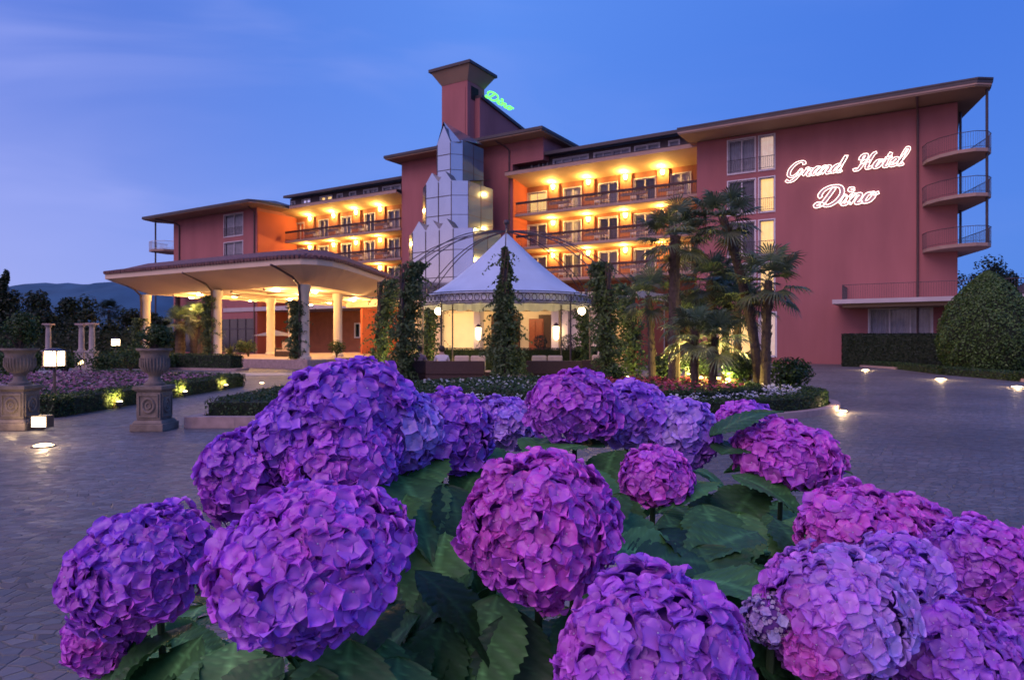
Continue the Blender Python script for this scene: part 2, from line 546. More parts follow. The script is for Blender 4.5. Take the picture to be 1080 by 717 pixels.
def box_points(x0, x1, y0, y1, z0, z1, dens, bottom=False, rng=RNG):
    Ps, Ns = [], []
    for (u0, u1, v0, v1, mk, nn) in (
            (x0, x1, y0, y1, lambda u, v: np.stack([u, v, np.full_like(u, z1)], 1), (0, 0, 1)),
            (x0, x1, z0, z1, lambda u, v: np.stack([u, np.full_like(u, y0), v], 1), (0, -1, 0)),
            (x0, x1, z0, z1, lambda u, v: np.stack([u, np.full_like(u, y1), v], 1), (0, 1, 0)),
            (y0, y1, z0, z1, lambda u, v: np.stack([np.full_like(u, x0), u, v], 1), (-1, 0, 0)),
            (y0, y1, z0, z1, lambda u, v: np.stack([np.full_like(u, x1), u, v], 1), (1, 0, 0))):
        n = max(1, int(abs((u1 - u0) * (v1 - v0)) * dens))
        u = rng.uniform(u0, u1, n); v = rng.uniform(v0, v1, n)
        Ps.append(mk(u, v)); Ns.append(np.tile(nn, (n, 1)))
    P = np.concatenate(Ps); Nn = np.concatenate(Ns).astype(float)
    return P, Nn


def hedge_run(name, pts, width, z0, z1, label, leaf=.06, dens=420, pair=GREEN['box'], group=None, cat='hedge'):
    """clipped hedge following a polyline"""
    o = thing(name, (pts[0][0], pts[0][1], z0), label, cat, group=group)
    base = Vector((pts[0][0], pts[0][1], z0))
    core = MB(); Ps = []; Ns = []
    for (a, b) in zip(pts[:-1], pts[1:]):
        a = Vector((a[0], a[1], 0)); b = Vector((b[0], b[1], 0))
        d = b - a; Lg = d.length; ang = math.atan2(d.y, d.x)
        rot = Matrix.Rotation(ang, 3, 'Z')
        g = .05; ce = min(width * .35, .28)
        loc = [(-ce, -width / 2 + g), (Lg + ce, -width / 2 + g), (Lg + ce, width / 2 - g), (-ce, width / 2 - g)]
        poly = [(rot @ Vector((x, y, 0))) + a - Vector((base.x, base.y, 0)) for x, y in loc]
        core.prism([(p.x, p.y) for p in poly], 0, z1 - z0 - g)
        P, Nn = box_points(-ce - .05, Lg + ce + .05, -width / 2, width / 2, 0.02, z1 - z0, dens)
        P[:, 2] += RNG.normal(0, .018, len(P)); P[:, 1] += RNG.normal(0, .02, len(P))
        R3 = np.array(rot)
        P = P @ R3.T + np.array([a.x - base.x, a.y - base.y, 0]); Nn = Nn @ R3.T
        Ps.append(P); Ns.append(Nn)
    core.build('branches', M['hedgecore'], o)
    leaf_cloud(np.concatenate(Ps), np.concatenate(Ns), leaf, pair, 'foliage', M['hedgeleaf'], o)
    return o


# facade frame of the hotel: s to the right, t towards the forecourt
FA = R(58)
FU = Vector((math.sin(FA), -math.cos(FA), 0)); FN = Vector((-math.cos(FA), -math.sin(FA), 0))
FP = Vector((20.45, 47.5, 0))
FROT = math.atan2(FU.y, FU.x)


def F(s, t, z=0.0): return FP + FU * s + FN * t + Vector((0, 0, z))


def fs(px, t):
    """s on the plane t of the photograph's column px"""
    k = (px - 540) / FPX
    return -(FP.x + t * FN.x - k * (FP.y + t * FN.y)) / (FU.x - k * FU.y)

# ------------------------------------------------------------------ ground, drive, hills
g = MB(); g.add([(-900, -300, 0), (900, -300, 0), (900, 1500, 0), (-900, 1500, 0)], [(0, 1, 2, 3)])
tag(g.build('ground', M['paving']), kind='structure')
lw = MB()
lw.prism([(-140, 25), (-16.6, 25), (-19.5, 33.2), (-42, 46), (-70, 60), (-90, 100), (-200, 140), (-200, 25)], -.05, .012)
lw.prism([(30, 26), (60, 20), (120, 60), (120, 130), (48, 60)], -.05, .012)
tag(lw.build('lawn', M['grass']), kind='structure')
# pale stone carriage drive that runs past the porch
dv = MB()
dv.prism([(-60, 40.5), (-26, 33.4), (-12.5, 30.8), (-7.6, 31.4), (-7.6, 33.6), (-11.6, 33.2), (-25.5, 36.0), (-60, 43.5)], -.05, .016)
tag(dv.build('driveway', M['driveway']), kind='structure')


def hill(name, pts, y, depth, seed):
    rng = np.random.default_rng(seed)
    m = MB(); n = 90
    xs = np.linspace(pts[0][0], pts[-1][0], n)
    zs = np.interp(xs, [p[0] for p in pts], [p[1] for p in pts])
    zs = zs + np.convolve(rng.normal(0, 1, n + 8), np.ones(9) / 9, 'valid')[:n] * pts[len(pts) // 2][1] * .05
    vs = []
    rows = 7
    for r in range(rows):
        k = r / (rows - 1)
        for i in range(n):
            vs.append((xs[i], y + depth * k, max(-2, zs[i] * math.sin(PI / 2 * k) ** .7 + (rng.normal(0, 4) if 0 < r < rows - 1 else 0))))
    fs_ = [(r * n + i, r * n + i + 1, (r + 1) * n + i + 1, (r + 1) * n + i) for r in range(rows - 1) for i in range(n - 1)]
    m.add(vs, fs_)
    return tag(m.build(name, M['hill'], smooth=True), kind='structure')


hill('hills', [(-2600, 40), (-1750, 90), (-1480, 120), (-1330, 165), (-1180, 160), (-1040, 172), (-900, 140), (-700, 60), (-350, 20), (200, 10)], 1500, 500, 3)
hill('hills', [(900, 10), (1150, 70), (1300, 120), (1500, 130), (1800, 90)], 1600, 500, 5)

# ------------------------------------------------------------------ the hotel
HT = thing('hotel_building', F(0, 0, 0), 'long terracotta pink five-storey hotel with lit balconies, mirrored bay and square tower', 'hotel', FROT)
WCACHE = {}


def window(s, t, z, w, h, leaves=2, curtain='curtain', parent=HT, rail=False, fr=.07, depth=.16, name='window', part=.5):
    """casement set into its opening: frame > pane, curtain"""
    key = (round(w, 2), round(h, 2), leaves, curtain, rail, part)
    if key not in WCACHE:
        m = MB()
        y0, y1 = depth - .06, depth + .04
        m.box(0, fr, y0, y1, 0, h); m.box(w - fr, w, y0, y1, 0, h)
        m.box(fr, w - fr, y0, y1, 0, fr); m.box(fr, w - fr, y0, y1, h - fr, h)
        for k in range(1, leaves):
            x = w * k / leaves
            m.box(x - .045, x + .045, y0 - .012, y1 - .01, fr, h - fr)
        # surround standing proud of the wall
        a = .09
        m.box(-a, 0, -.035, y0, -a, h + a); m.box(w, w + a, -.035, y0, -a, h + a)
        m.box(0, w, -.035, y0, h, h + a); m.box(0, w, -.06, y0, -a, 0)
        f = m.build(name, M['frame'])
        if rail:
            q = MB()
            q.box(-.05, w + .05, -.12, -.08, .92, .96); q.box(-.05, w + .05, -.11, -.09, .12, .15)
            nb = int(w / .13)
            for k in range(nb + 1):
                x = w * k / nb
                q.box(x - .008, x + .008, -.108, -.092, .15, .92)
            q.build('guard_rail', M['metal'], f)
        p = MB(); p.add([(fr, depth - .01, fr), (w - fr, depth - .01, fr), (w - fr, depth - .01, h - fr), (fr, depth - .01, h - fr)], [(0, 1, 2, 3)])
        p.build('pane', M['glass'], f)
        c = MB(); vs = []; fs_ = []
        npl = int(w / .035)
        sp = w * part
        for k in range(npl + 1):
            x = fr + (w - 2 * fr) * k / npl
            y = depth + .14 + .022 * math.sin(k * 1.35) + .012 * math.sin(k * .53 + w)
            vs += [(x, y, .02), (x, y, h)]
        for k in range(npl):
            fs_.append((2 * k, 2 * k + 2, 2 * k + 3, 2 * k + 1))
        c.add(vs, fs_)
        c.build('curtain', M[curtain], f, smooth=True)
        d = MB(); d.box(-.02, w + .02, depth + .05, depth + .06, 0, h)
        WCACHE[key] = f
        f.location = (s, -t, z); f.parent = parent
        return f
    return copy_tree(WCACHE[key], parent, (s, -t, z))


def wall_holes(m, s0, s1, z0, z1, t, holes, deep=.2):
    """flat wall with real openings and their reveals"""
    xs = sorted({s0, s1, *[a for h in holes for a in (h[0], h[1])]})
    zs = sorted({z0, z1, *[a for h in holes for a in (h[2], h[3])]})
    for i in range(len(xs) - 1):
        for j in range(len(zs) - 1):
            cx, cz = (xs[i] + xs[i + 1]) / 2, (zs[j] + zs[j + 1]) / 2
            if any(h[0] < cx < h[1] and h[2] < cz < h[3] for h in holes): continue
            m.add([(xs[i], -t, zs[j]), (xs[i + 1], -t, zs[j]), (xs[i + 1], -t, zs[j + 1]), (xs[i], -t, zs[j + 1])], [(0, 1, 2, 3)])
    for a, b, c, d in holes:
        y0, y1 = -t, -t + deep
        m.add([(a, y0, c), (b, y0, c), (b, y0, d), (a, y0, d), (a, y1, c), (b, y1, c), (b, y1, d), (a, y1, d)],
              [(0, 1, 5, 4), (1, 2, 6, 5), (2, 3, 7, 6), (3, 0, 4, 7)])


# ---- right block with the sign
AZ = 16.55
rows = [(13.85, 2.42), (10.85, 2.42), (7.80, 2.42), (4.75, 2.42)]
holesA = []
for z, h in rows:
    holesA += [(-5.32, -3.42, z, z + h), (-3.12, -2.10, z, z + h)]
holesA += [(-6.2, -3.6, .35, 3.3), (-3.1, -2.0, .5, 3.6), (3.93, 7.45, .35, 3.72)]
m = MB()
wall_holes(m, -7.65, 8.84, 0, AZ, 0, holesA)
m.add([(8.84, 0, 0), (8.84, 14, 0), (8.84, 14, AZ), (8.84, 0, AZ)], [(0, 1, 2, 3)])
m.add([(-7.65, 0, 0), (-7.65, 14, 0), (-7.65, 14, AZ), (-7.65, 0, AZ)], [(3, 2, 1, 0)])
m.add([(-7.65, 14, 0), (8.84, 14, 0), (8.84, 14, AZ), (-7.65, 14, AZ)], [(3, 2, 1, 0)])
m.add([(-7.60, .6, 0), (8.80, .6, 0), (8.80, .6, AZ), (-7.60, .6, AZ)], [(0, 1, 2, 3)])
m.build('wall', M['plaster'], HT)
for i, (z, h) in enumerate(rows):
    window(-5.32, 0, z, 1.90, h, 2, 'curtain' if i in (0, 3) else 'curtain_dark', rail=True)
    window(-3.12, 0, z, 1.02, h, 1, ('curtain_pale', 'curtain_lit', 'curtain_lit', 'curtain_lit')[i], rail=True)
window(-6.2, 0, .35, 2.6, 2.95, 3, 'curtain_lit')
window(-3.1, 0, .5, 1.1, 3.1, 1, 'curtain_pale')
window(3.93, 0, .35, 3.52, 3.37, 3, 'curtain')
# eaves: soffit plate, fascia, hipped roof
eA = [(-8.25, -2.45), (9.7, -2.45), (10.45, -1.9), (10.45, -1.2), (8.95, 5.0), (8.95, 14.6), (-8.25, 14.6)]
m = MB(); m.prism(eA, 16.60, 16.68); m.build('soffit', M['soffit'], HT)
eB = [(x * 1.006 - .02, y * 1.01 - .03) for x, y in eA]
m = MB(); m.prism(eB, 16.682, 16.80); m.build('fascia', M['slab'], HT)
m = MB(); m.prism([(x * 1.009 - .02, y * 1.012 - .05) for x, y in eA], 16.802, 16.98); m.build('gutter', M['darkroof'], HT)
eC = [(x * 1.012, y * 1.012 - .08) for x, y in eA]
m = MB(); m.prism(eC, 16.983, [17.09] * 7)
n = len(eC)
m.add([(p[0], p[1], 17.09) for p in eC] + [(-2.2, 5.6, 19.5), (3.4, 5.6, 19.5)],
      [(0, 1, n + 1, n), (1, 2, n + 1), (2, 3, n + 1), (3, 4, n + 1), (4, 5, n + 1), (5, 6, n, n + 1), (6, 0, n)])
m.build('roof', M['darkroof'], HT)
m = MB()
m.tube([(6.69, -.09, 0), (6.69, -.09, 15.9), (6.69, -.25, 16.2), (6.69, -2.3, 16.56)], .07, 8)
m.build('downpipe', M['pipe'], HT, smooth=True)
# rounded corner balconies of the right block
for z in (13.0, 10.35, 7.4):
    pl = [(6.95, -.02), (7.2, -.85), (7.9, -1.75), (8.8, -2.3), (9.7, -2.35), (10.3, -1.95), (10.5, -1.25), (10.35, -.3), (8.85, 4.2), (8.85, -.02)]
    m = MB(); m.prism(pl, z - .20, z)
    o = m.build('balcony', M['slab'], HT)
    edge = pl[:9]
    rl = MB()
    rl.tube([(x, y, z + 1.0) for x, y in edge], .022, 6)
    rl.tube([(x, y, z + .12) for x, y in edge], .012, 5)
    for a, b in zip(edge[:-1], edge[1:]):
        d = math.hypot(b[0] - a[0], b[1] - a[1]); k = max(1, int(d / .12))
        for i in range(k):
            x = a[0] + (b[0] - a[0]) * i / k; y = a[1] + (b[1] - a[1]) * i / k
            rl.box(x - .007, x + .007, y - .007, y + .007, z, z + 1.0)
    rl.build('railing', M['metal'], o)
m = MB()
m.tube([(10.28, -1.5, 7.2), (10.28, -1.5, 16.6)], .075, 8)
m.build('post', M['metal'], HT, smooth=True)
m = MB(); m.tube([(9.05, 2.6, 7.2), (9.05, 2.6, 16.6)], .075, 8); m.build('post', M['metal'], HT, smooth=True)
# low terrace slab over the ground-floor window of the right block
m = MB(); m.prism([(2.05, -3.2), (12.5, -3.2), (12.5, 6), (8.86, 6), (8.86, -.01), (2.05, -.01)], 3.95, 4.22)
o = m.build('terrace_slab', M['paleslab'], HT)
m = MB(); m.prism([(2.6, -2.7), (12, -2.7), (12, 5.5), (8.86, 5.5), (8.86, -.01), (2.6, -.01)], 3.72, 3.948); m.build('slab_underside', M['soffit'], o)
rl = MB(); ed = [(2.6, -.05), (2.6, -2.9), (12.3, -2.9), (12.3, 5.5)]
rl.tube([(x, y, 5.15) for x, y in ed], .02, 6)
for a, b in zip(ed[:-1], ed[1:]):
    d = math.hypot(b[0] - a[0], b[1] - a[1]); k = int(d / .13)
    for i in range(k):
        x = a[0] + (b[0] - a[0]) * i / k; y = a[1] + (b[1] - a[1]) * i / k
        rl.box(x - .007, x + .007, y - .007, y + .007, 4.22, 5.15)
rl.build('railing', M['metal'], o)

# ---- the two balconied wings
LAMP = {}


def wall_lamp(s, t, z, label, group, power=330):
    """half-round sconce on the pier, glass above and below a metal cup"""
    loc = F(s, t, z)
    if not LAMP:
        o = thing('wall_lamp', loc, label, 'wall lamp', FROT, group)
        a = MB(); a.box(-.06, .06, -.06, 0, -.22, .16); a.build('bracket', M['metal'], o)
        b = MB(); prof = []
        n = 10
        vs = []; 
        for zz, r in ((-.22, .10), (-.1, .16), (.12, .19), (.16, .19)):
            for k in range(n + 1):
                th = PI + PI * k / n
                vs.append((r * math.cos(th), -.06 + r * math.sin(th), zz))
        q = n + 1
        fs_ = [(i * q + k, i * q + k + 1, (i + 1) * q + k + 1, (i + 1) * q + k) for i in range(3) for k in range(n)]
        fs_ += [tuple(range(q))[::-1], tuple(range(3 * q, 4 * q))]
        b.add(vs, fs_); b.build('shade', M['lampglass'], o)
        LAMP['o'] = o
        lamp('bulb', (0, -.45, .10), power, WARM, .10, o)
        return o
    return copy_tree(LAMP['o'], None, loc, FROT, label)


CH = {}


def chair_mesh():
    m = MB()
    m.box(-.24, .24, -.22, .24, .40, .46)
    m.box(-.24, .24, .20, .26, .46, .92)
    for x in (-.22, .22):
        for y in (-.2, .22): m.box(x - .025, x + .025, y - .025, y + .025, 0, .40)
        m.box(x - .03, x + .03, -.2, .22, .62, .66)
        m.box(x - .02, x + .02, -.2, -.15, .46, .62)
    return m


def balcony_chair(s, t, z, rz, label):
    loc = F(s, t, z)
    if not CH:
        o = chair_mesh().build('balcony_chair', M['frame'])
        o.location = loc; o.rotation_euler = (0, 0, FROT + rz)
        tag(o, label, 'chair', 'white chairs on the hotel balconies')
        CH['o'] = o
        return o
    c = CH['o'].copy(); COL.objects.link(c); c.location = loc; c.rotation_euler = (0, 0, FROT + rz); c['label'] = label
    return c


ORD = ['leftmost', 'second from left', 'third from left', 'fourth from left', 'fifth from left', 'sixth from left', 'seventh from left', 'eighth from left', 'rightmost']
LVL = {13.02: 'top', 10.02: 'middle', 7.05: 'lowest'}


def railing(parent, s0, s1, t, z, boxes):
    hr = MB(); hr.hb(s0, s1, t - .05, t + .09, z + .86, z + 1.05)
    hr.build('handrail', M['darkwood'], parent)
    b = MB()
    b.hb(s0, s1, t - .02, t + .02, z + .08, z + .12)
    k = int((s1 - s0) / .14)
    for i in range(k + 1):
        x = s0 + (s1 - s0) * i / k
        b.hb(x - .012, x + .012, t - .012, t + .012, z + .0, z + .86)
    b.build('balusters', M['metal'], parent)
    for x0, x1 in boxes:
        f = MB(); f.hb(x0, x1, t - .30, t - .06, z + .50, z + .72)
        fo = f.build('flower_box', M['slab'], parent)
        n = int((x1 - x0) * 60)
        P = np.stack([RNG.uniform(x0, x1, n), RNG.uniform(-t + .02, -t + .34, n), RNG.uniform(z + .62, z + .98, n)], 1)
        Nn = RNG.normal(0, 1, (n, 3))
        c = np.where(RNG.random((n, 1)) < .45, np.array([[.55, .38, .42]]), np.array([[.05, .07, .03]])) * RNG.uniform(.7, 1.2, (n, 1))
        leaf_cloud(P, Nn, .13, None, 'foliage', M['bedflower'], fo, cols=c)


def loggia(side, s0, s1, sl, back, lamps, wins, floors, eave_z, slab_s0, lit):
    """recessed balconies between s0 and s1; sl: left end of the balcony slabs"""
    H0 = 15.95
    m = MB()
    hs = []
    for z in floors:
        for a, b in wins: hs.append((a, b, z + .05, z + 2.35))
    wall_holes(m, s0, s1, 0, H0, back, hs)
    m.add([(s0, -back + .5, 0), (s1, -back + .5, 0), (s1, -back + .5, H0), (s0, -back + .5, H0)], [(0, 1, 2, 3)])
    m.build('wall', M['pier'], HT)
    for zi, z in enumerate(floors):
        for wi, (a, b) in enumerate(wins):
            window(a, back, z + .05, b - a, 2.30, 2, 'curtain_lit' if (zi, wi) in lit else ('curtain' if (wi + zi) % 3 else 'curtain_dark'))
        for li, s in enumerate(lamps):
            p = MB(); p.hb(s - .52, s + .52, back + .01, back + .22, z + .0, z + 2.55 if zi else z + 2.85)
            p.build('pier', M['pier'], HT)
    for zi, z in enumerate(floors):
        b = MB(); b.hb(slab_s0, s1 - .02, back + .005, -1.35, z - .22, z)
        o = b.build('balcony', M['slab'], HT)
        # boarded soffit under the slab, set in from the edge
        q = MB(); q.hb(slab_s0 + .1, s1 - .05, back + .01, -1.5, z - .245, z - .222); q.build('soffit', M['loggiasoffit'], o)
        railing(o, slab_s0 + .05, s1 - .05, -1.42, z, [(a - .2, b + .2) for a, b in wins if a > slab_s0][::1])
    # eave with sloping soffit
    m = MB()
    m.prism([(s0 - .3, 4.0 if back == -4 else -back), (s1, -back), (s1, .78), (s0 - .3, .78)], [H0, H0, eave_z, eave_z], [H0 + .1, H0 + .1, eave_z + .1, eave_z + .1])
    m.build('soffit', M['loggiasoffit'], HT)
    m = MB(); m.hb(s0 - .3, s1, -.78, -.66, eave_z - .03, eave_z + .30); m.build('fascia', M['slab'], HT)
    m = MB(); m.prism([(s0 - .3, 2.6), (s1, 2.6), (s1, .62), (s0 - .3, .62)], [eave_z + .32] * 4, [eave_z + .50, eave_z + .50, eave_z + .34, eave_z + .34])
    m.build('roof', M['darkroof'], HT)
    for zi, z in enumerate(floors):
        for li, s in enumerate(lamps):
            wall_lamp(s, back + .225, z + (2.62 if zi == 0 else 2.35), 'glowing wall lamp, %s, %s balcony, %s' % (ORD[li] if li < len(lamps) - 1 else 'rightmost', ['top', 'middle', 'lowest'][zi], side),
                      'wall lamps between the balcony windows')
        ci = 0
        for a, b in wins:
            if a < slab_s0: continue
            for q in (.25, .78):
                ci += 1
                x = a + (b - a) * q
                if zi == 2 and side.startswith('left'): continue
                balcony_chair(x, -2.35 - .25 * (ci % 2), z, (.5 if ci % 2 else -.4), 'white chair on the %s balcony, %s, %s' % (['top', 'middle', 'lowest'][zi], side, ORD[min(ci - 1, 8)] if ci <= 8 else ['ninth from left', 'tenth from left', 'eleventh from left', 'twelfth from left'][ci - 9]))


FLO = [13.02, 10.02, 7.05]
# right-hand lit wing, between the tower block and the sign wall
lb = [fs(585, -4), fs(622, -4), fs(661, -4), fs(700, -4)]
wb = [(fs(557, -4), fs(576, -4)), (fs(595, -4), fs(612.5, -4)), (fs(632, -4), fs(651, -4)), (fs(669, -4), fs(691, -4)), (fs(708, -4), fs(728, -4))]
loggia('wing right of the tower', -25.0, -7.65, 0, -4, lb, wb, FLO, 16.45, -24.6, {(0, 0)})
# left-hand lit wing
ll = [fs(329, -3.5), fs(354, -3.5), fs(377.5, -3.5), fs(403, -3.5)]
wl = [(fs(311.5, -3.5), fs(320.5, -3.5)), (fs(337, -3.5), fs(346, -3.5)), (fs(360.5, -3.5), fs(370, -3.5)), (fs(385, -3.5), fs(395, -3.5)), (fs(410, -3.5), fs(421, -3.5))]
loggia('wing left of the tower', -56.2, -38.2, 0, -3.5, ll, wl, FLO, 16.45, -55.6, {(0, 0)})

# clerestory bands and their roofs
for s0, s1, wp in ((-24.9, -7.65, [(561, 568), (573, 577), (584, 601), (602, 620), (627, 645), (646, 664), (670, 682), (683, 695), (706, 716)]),
                   (-56.2, -38.2, [(308, 311), (319, 327), (338, 343), (344, 350), (356, 361), (369, 375), (384, 388), (389, 398), (404, 412), (413, 422)])):
    hs = []
    t = -2.6
    for a, b in wp: hs.append((fs(a, t), fs(b, t), 17.12, 17.72))
    m = MB(); wall_holes(m, s0, s1, 16.7, 18.1, t, hs, .15)
    m.add([(s0, 2.9, 16.7), (s1, 2.9, 16.7), (s1, 2.9, 18.1), (s0, 2.9, 18.1)], [(0, 1, 2, 3)])
    m.build('clerestory', M['mansard'], HT)
    for k, (a, b, z0, z1) in enumerate(hs):
        window(a, t, z0, b - a, z1 - z0, 2 if b - a > 1.2 else 1, 'curtain_lit' if (s0 < -50 and k in (2, 3)) else 'curtain', name='clerestory_window', fr=.05, depth=.1)
    m = MB(); m.prism([(s0, 1.6), (s1, 1.6), (s1, 9), (s0, 9)], [18.02, 18.02, 19.0, 19.0], [18.30, 18.30, 19.3, 19.3]); m.build('roof', M['darkroof'], HT)

# ---- block with the tower
m = MB()
m.hb(-38.2, -25.0, -1.5, -9, 0, 19.6)
m.build('wall', M['plaster'], HT)
m = MB(); m.hb(-25.0, -21.8, -1.52, -9, 17.6, 19.6); m.build('wall', M['plaster'], HT)
m = MB(); m.hb(-24.995, -24.93, -1.51, -4, 0, 16.4); m.build('glow_red_return_wall', M['redplaster'], HT)  # thin red skin carrying the balcony lamps' glow as colour
m = MB(); m.prism([(-38.9, -.2), (-21.0, -.2), (-21.0, 10), (-38.9, 10)], 19.60, 19.72); m.build('soffit', M['soffit'], HT)
m = MB(); m.prism([(-39.0, -.3), (-20.9, -.3), (-20.9, 10.1), (-39.0, 10.1)], 19.722, 19.98)
m.add([(-39.0, -.3, 19.98), (-20.9, -.3, 19.98), (-20.9, 10.1, 19.98), (-39.0, 10.1, 19.98), (-37, 4.5, 20.7), (-23.5, 4.5, 20.7)], [(0, 1, 5, 4), (1, 2, 5), (2, 3, 4, 5), (3, 0, 4)])
m.build('roof', M['darkroof'], HT)
m = MB(); m.tube([(-25.3, 1.4, 0), (-25.3, 1.4, 18.9), (-25.6, 1.2, 19.25), (-26.0, .2, 19.55)], .07, 8); m.build('downpipe', M['pipe'], HT, smooth=True)
# raised sloping wall behind the tower
m = MB()
y0, y1 = 1.2, 14
m.add([(-32.5, y0, 18), (-28.4, y0, 18), (-28.4, y0, 24.2), (-32.5, y0, 24.2), (-32.5, y1, 18), (-28.4, y1, 18), (-28.4, y1, 22.4), (-32.5, y1, 22.4)],
      [(0, 1, 2, 3), (5, 4, 7, 6), (1, 5, 6, 2), (4, 0, 3, 7)])
m.build('wall', M['plaster'], HT)
m = MB(); m.prism([(-32.7, y0), (-28.2, y0), (-28.2, y1), (-32.7, y1)], [24.2, 24.2, 22.4, 22.4], [24.5, 24.5, 22.7, 22.7]); m.build('roof', M['darkroof'], HT)
# tower
tw0, tw1, td = -31.92, -28.95, 2.75
m = MB(); nich = (tw1 - .01, .75, 2.1)
m.box(tw0, tw1, 0, td, 12, 25.6)
TW = m.build('tower', M['plaster'], HT)
m = MB(); m.box(tw0 + .22, tw1 - .22, -.05, 0, 19, 25.0); m.build('raised_panel', M['plaster'], TW)
m = MB(); m.box(tw1, tw1 + .03, .55, 1.75, 24.0, 25.25); m.build('opening', M['dark'], TW)  # flat black panel; the opening's shade is put into its colour
m = MB(); b0 = [(tw0 - .03, -.03), (tw1 + .03, -.03), (tw1 + .03, td + .03), (tw0 - .03, td + .03)]
b1 = [(tw0 - .75, -.75), (tw1 + .75, -.75), (tw1 + .75, td + .75), (tw0 - .75, td + .75)]
m.prism(b0, 25.6, 26.75, top=b1); m.build('flared_cap', M['soffit'], TW)
m = MB(); b2 = [(tw0 - .9, -.9), (tw1 + .9, -.9), (tw1 + .9, td + .9), (tw0 - .9, td + .9)]
m.prism(b2, 26.752, 27.02)
m.add([(*p, 27.02) for p in b2] + [((tw0 + tw1) / 2, td / 2, 27.5)], [(0, 1, 4), (1, 2, 4), (2, 3, 4), (3, 0, 4)])
m.build('tower_roof', M['darkroof'], TW)


# ---- mirrored bay: three stepped tiers of gabled glass panels
def tier(sl, sr, pl, pr, npan, tf, tb, z0, zs, zg, zv, name, roofz):
    ch = .9                                   # chamfer depth of the side strips
    f_ = MB(); mull = MB(); rf = MB()
    w = (pr - pl) / npan
    tp = tf + .12
    for i in range(npan):
        a = pl + w * i; b = a + w; c = (a + b) / 2
        f_.add([(a, -tp, z0), (b, -tp, z0), (b, -tp, zv), (c, -tp, zg), (a, -tp, zv)], [(0, 1, 2, 3, 4)])
        rf.add([(a, -tp + .01, zv), (c, -tp + .01, zg - .01), (c, -tp + 1.2, zg - .2), (a, -tp + 1.2, zv - .2)], [(0, 1, 2, 3)])
        rf.add([(b, -tp + .01, zv), (c, -tp + .01, zg - .01), (c, -tp + 1.2, zg - .2), (b, -tp + 1.2, zv - .2)], [(0, 1, 2, 3)])
        mull.box(a - .035, a + .035, -tp - .03, -tp - .002, z0, zv - .05)
    mull.box(pr - .035, pr + .035, -tp - .03, -tp - .002, z0, zv - .05)
    # strips either side
    f_.add([(pl, -tp, z0), (pl, -tp, zv), (sl, -tf + ch, zs), (sl, -tf + ch, z0)], [(0, 1, 2, 3)])
    f_.add([(pr, -tp, z0), (pr, -tp, zv), (sr, -tf + .65, zs), (sr, -tf + .65, z0)], [(0, 1, 2, 3)])
    o = f_.build(name, M['baymetal'], HT)
    for xx, yy in ((sr, -tf + .65), (sl, -tf + ch)):
        sd = MB(); sd.add([(xx, yy, z0), (xx, -tb, z0), (xx, -tb, zs), (xx, yy, zs)], [(0, 1, 2, 3)]); sd.build('side_glass', M['bayside'], o)
    for fr in (.36, .72):
        z = z0 + (zv - z0) * fr
        mull.box(pl, pr, -tp - .028, -tp - .004, z - .03, z + .03)
        mull.tube([(sl - .01, -tf + ch - .01, z), (pl, -tp - .015, z)], .02, 4); mull.tube([(pr, -tp - .015, z), (sr + .01, -tf + .64, z)], .02, 4)
        mull.add([(sr + .004, -tf + .65, z - .02), (sr + .004, -tb, z - .02), (sr + .004, -tb, z + .02), (sr + .004, -tf + .65, z + .02)], [(0, 1, 2, 3)])
    ym = (-tf + .65 - tb) / 2
    mull.tube([(sr + .01, -tf + .64, z0), (sr + .01, -tf + .64, zs)], .03, 4)
    mull.box(sr, sr + .03, ym - .02, ym + .02, z0, zs)
    mull.build('mullions', M['metal'], o)
    rf.add([(sl, -tf + ch, zs), (pl, -tp + .02, zv - .01), (pr, -tp + .02, zv - .01), (sr, -tf + .65, zs), (sr, -tb, roofz), (sl, -tb, roofz)], [(0, 1, 2, 3, 4, 5)])
    rf.build('step_roof', M['bayroof'], o)
    return o


tier(-31.55, -24.5, -30.33, -25.98, 3, 6.0, 1.2, 4.6, 10.85, 11.75, 10.85, 'glass_bay', 11.6)
tier(-30.85, -25.74, -29.68, -26.93, 2, 5.0, .6, 10.6, 15.05, 16.0, 15.1, 'glass_bay', 15.9)
tp = tier(-30.05, -27.02, -29.23, -27.78, 1, 4.0, .2, 15.0, 18.9, 20.2, 18.7, 'glass_bay', 19.3)
m = MB()
ap = (-29.25, -3.2, 20.95)
m.add([(-30.05, -3.1, 18.7), (-29.3, -4.05, 18.7), (-27.7, -4.05, 18.7), (-27.02, -3.7, 18.7), (-27.02, -.2, 19.3), (-30.05, -.2, 19.3), ap],
      [(0, 1, 6), (2, 3, 6), (3, 4, 6), (4, 5, 6), (5, 0, 6)])
m.build('glass_spire', M['baymetal'], tp)

# ---- left block
BT = 2.0
holes = [(fs(236.5, BT), fs(256, BT), 13.55, 16.02), (fs(236.5, BT), fs(256, BT), 10.45, 12.85)]
m = MB()
wall_holes(m, -71.9, -56.2, 0, 16.36, BT, holes)
m.add([(-56.2, -BT, 0), (-56.2, 12, 0), (-56.2, 12, 16.36), (-56.2, -BT, 16.36)], [(0, 1, 2, 3)])
m.add([(-71.9, -BT, 0), (-71.9, 12, 0), (-71.9, 12, 16.36), (-71.9, -BT, 16.36)], [(0, 1, 2, 3)])
m.add([(-71.8, -BT + .6, 0), (-56.3, -BT + .6, 0), (-56.3, -BT + .6, 16.3), (-71.8, -BT + .6, 16.3)], [(0, 1, 2, 3)])
m.build('wall', M['plaster'], HT)
m = MB(); m.box(-56.195, -56.14, -BT + .1, 3.5, 0, 16.0); m.build('glow_red_return_wall', M['redplaster'], HT)  # red skin again: lamp glow painted on the pink block's side
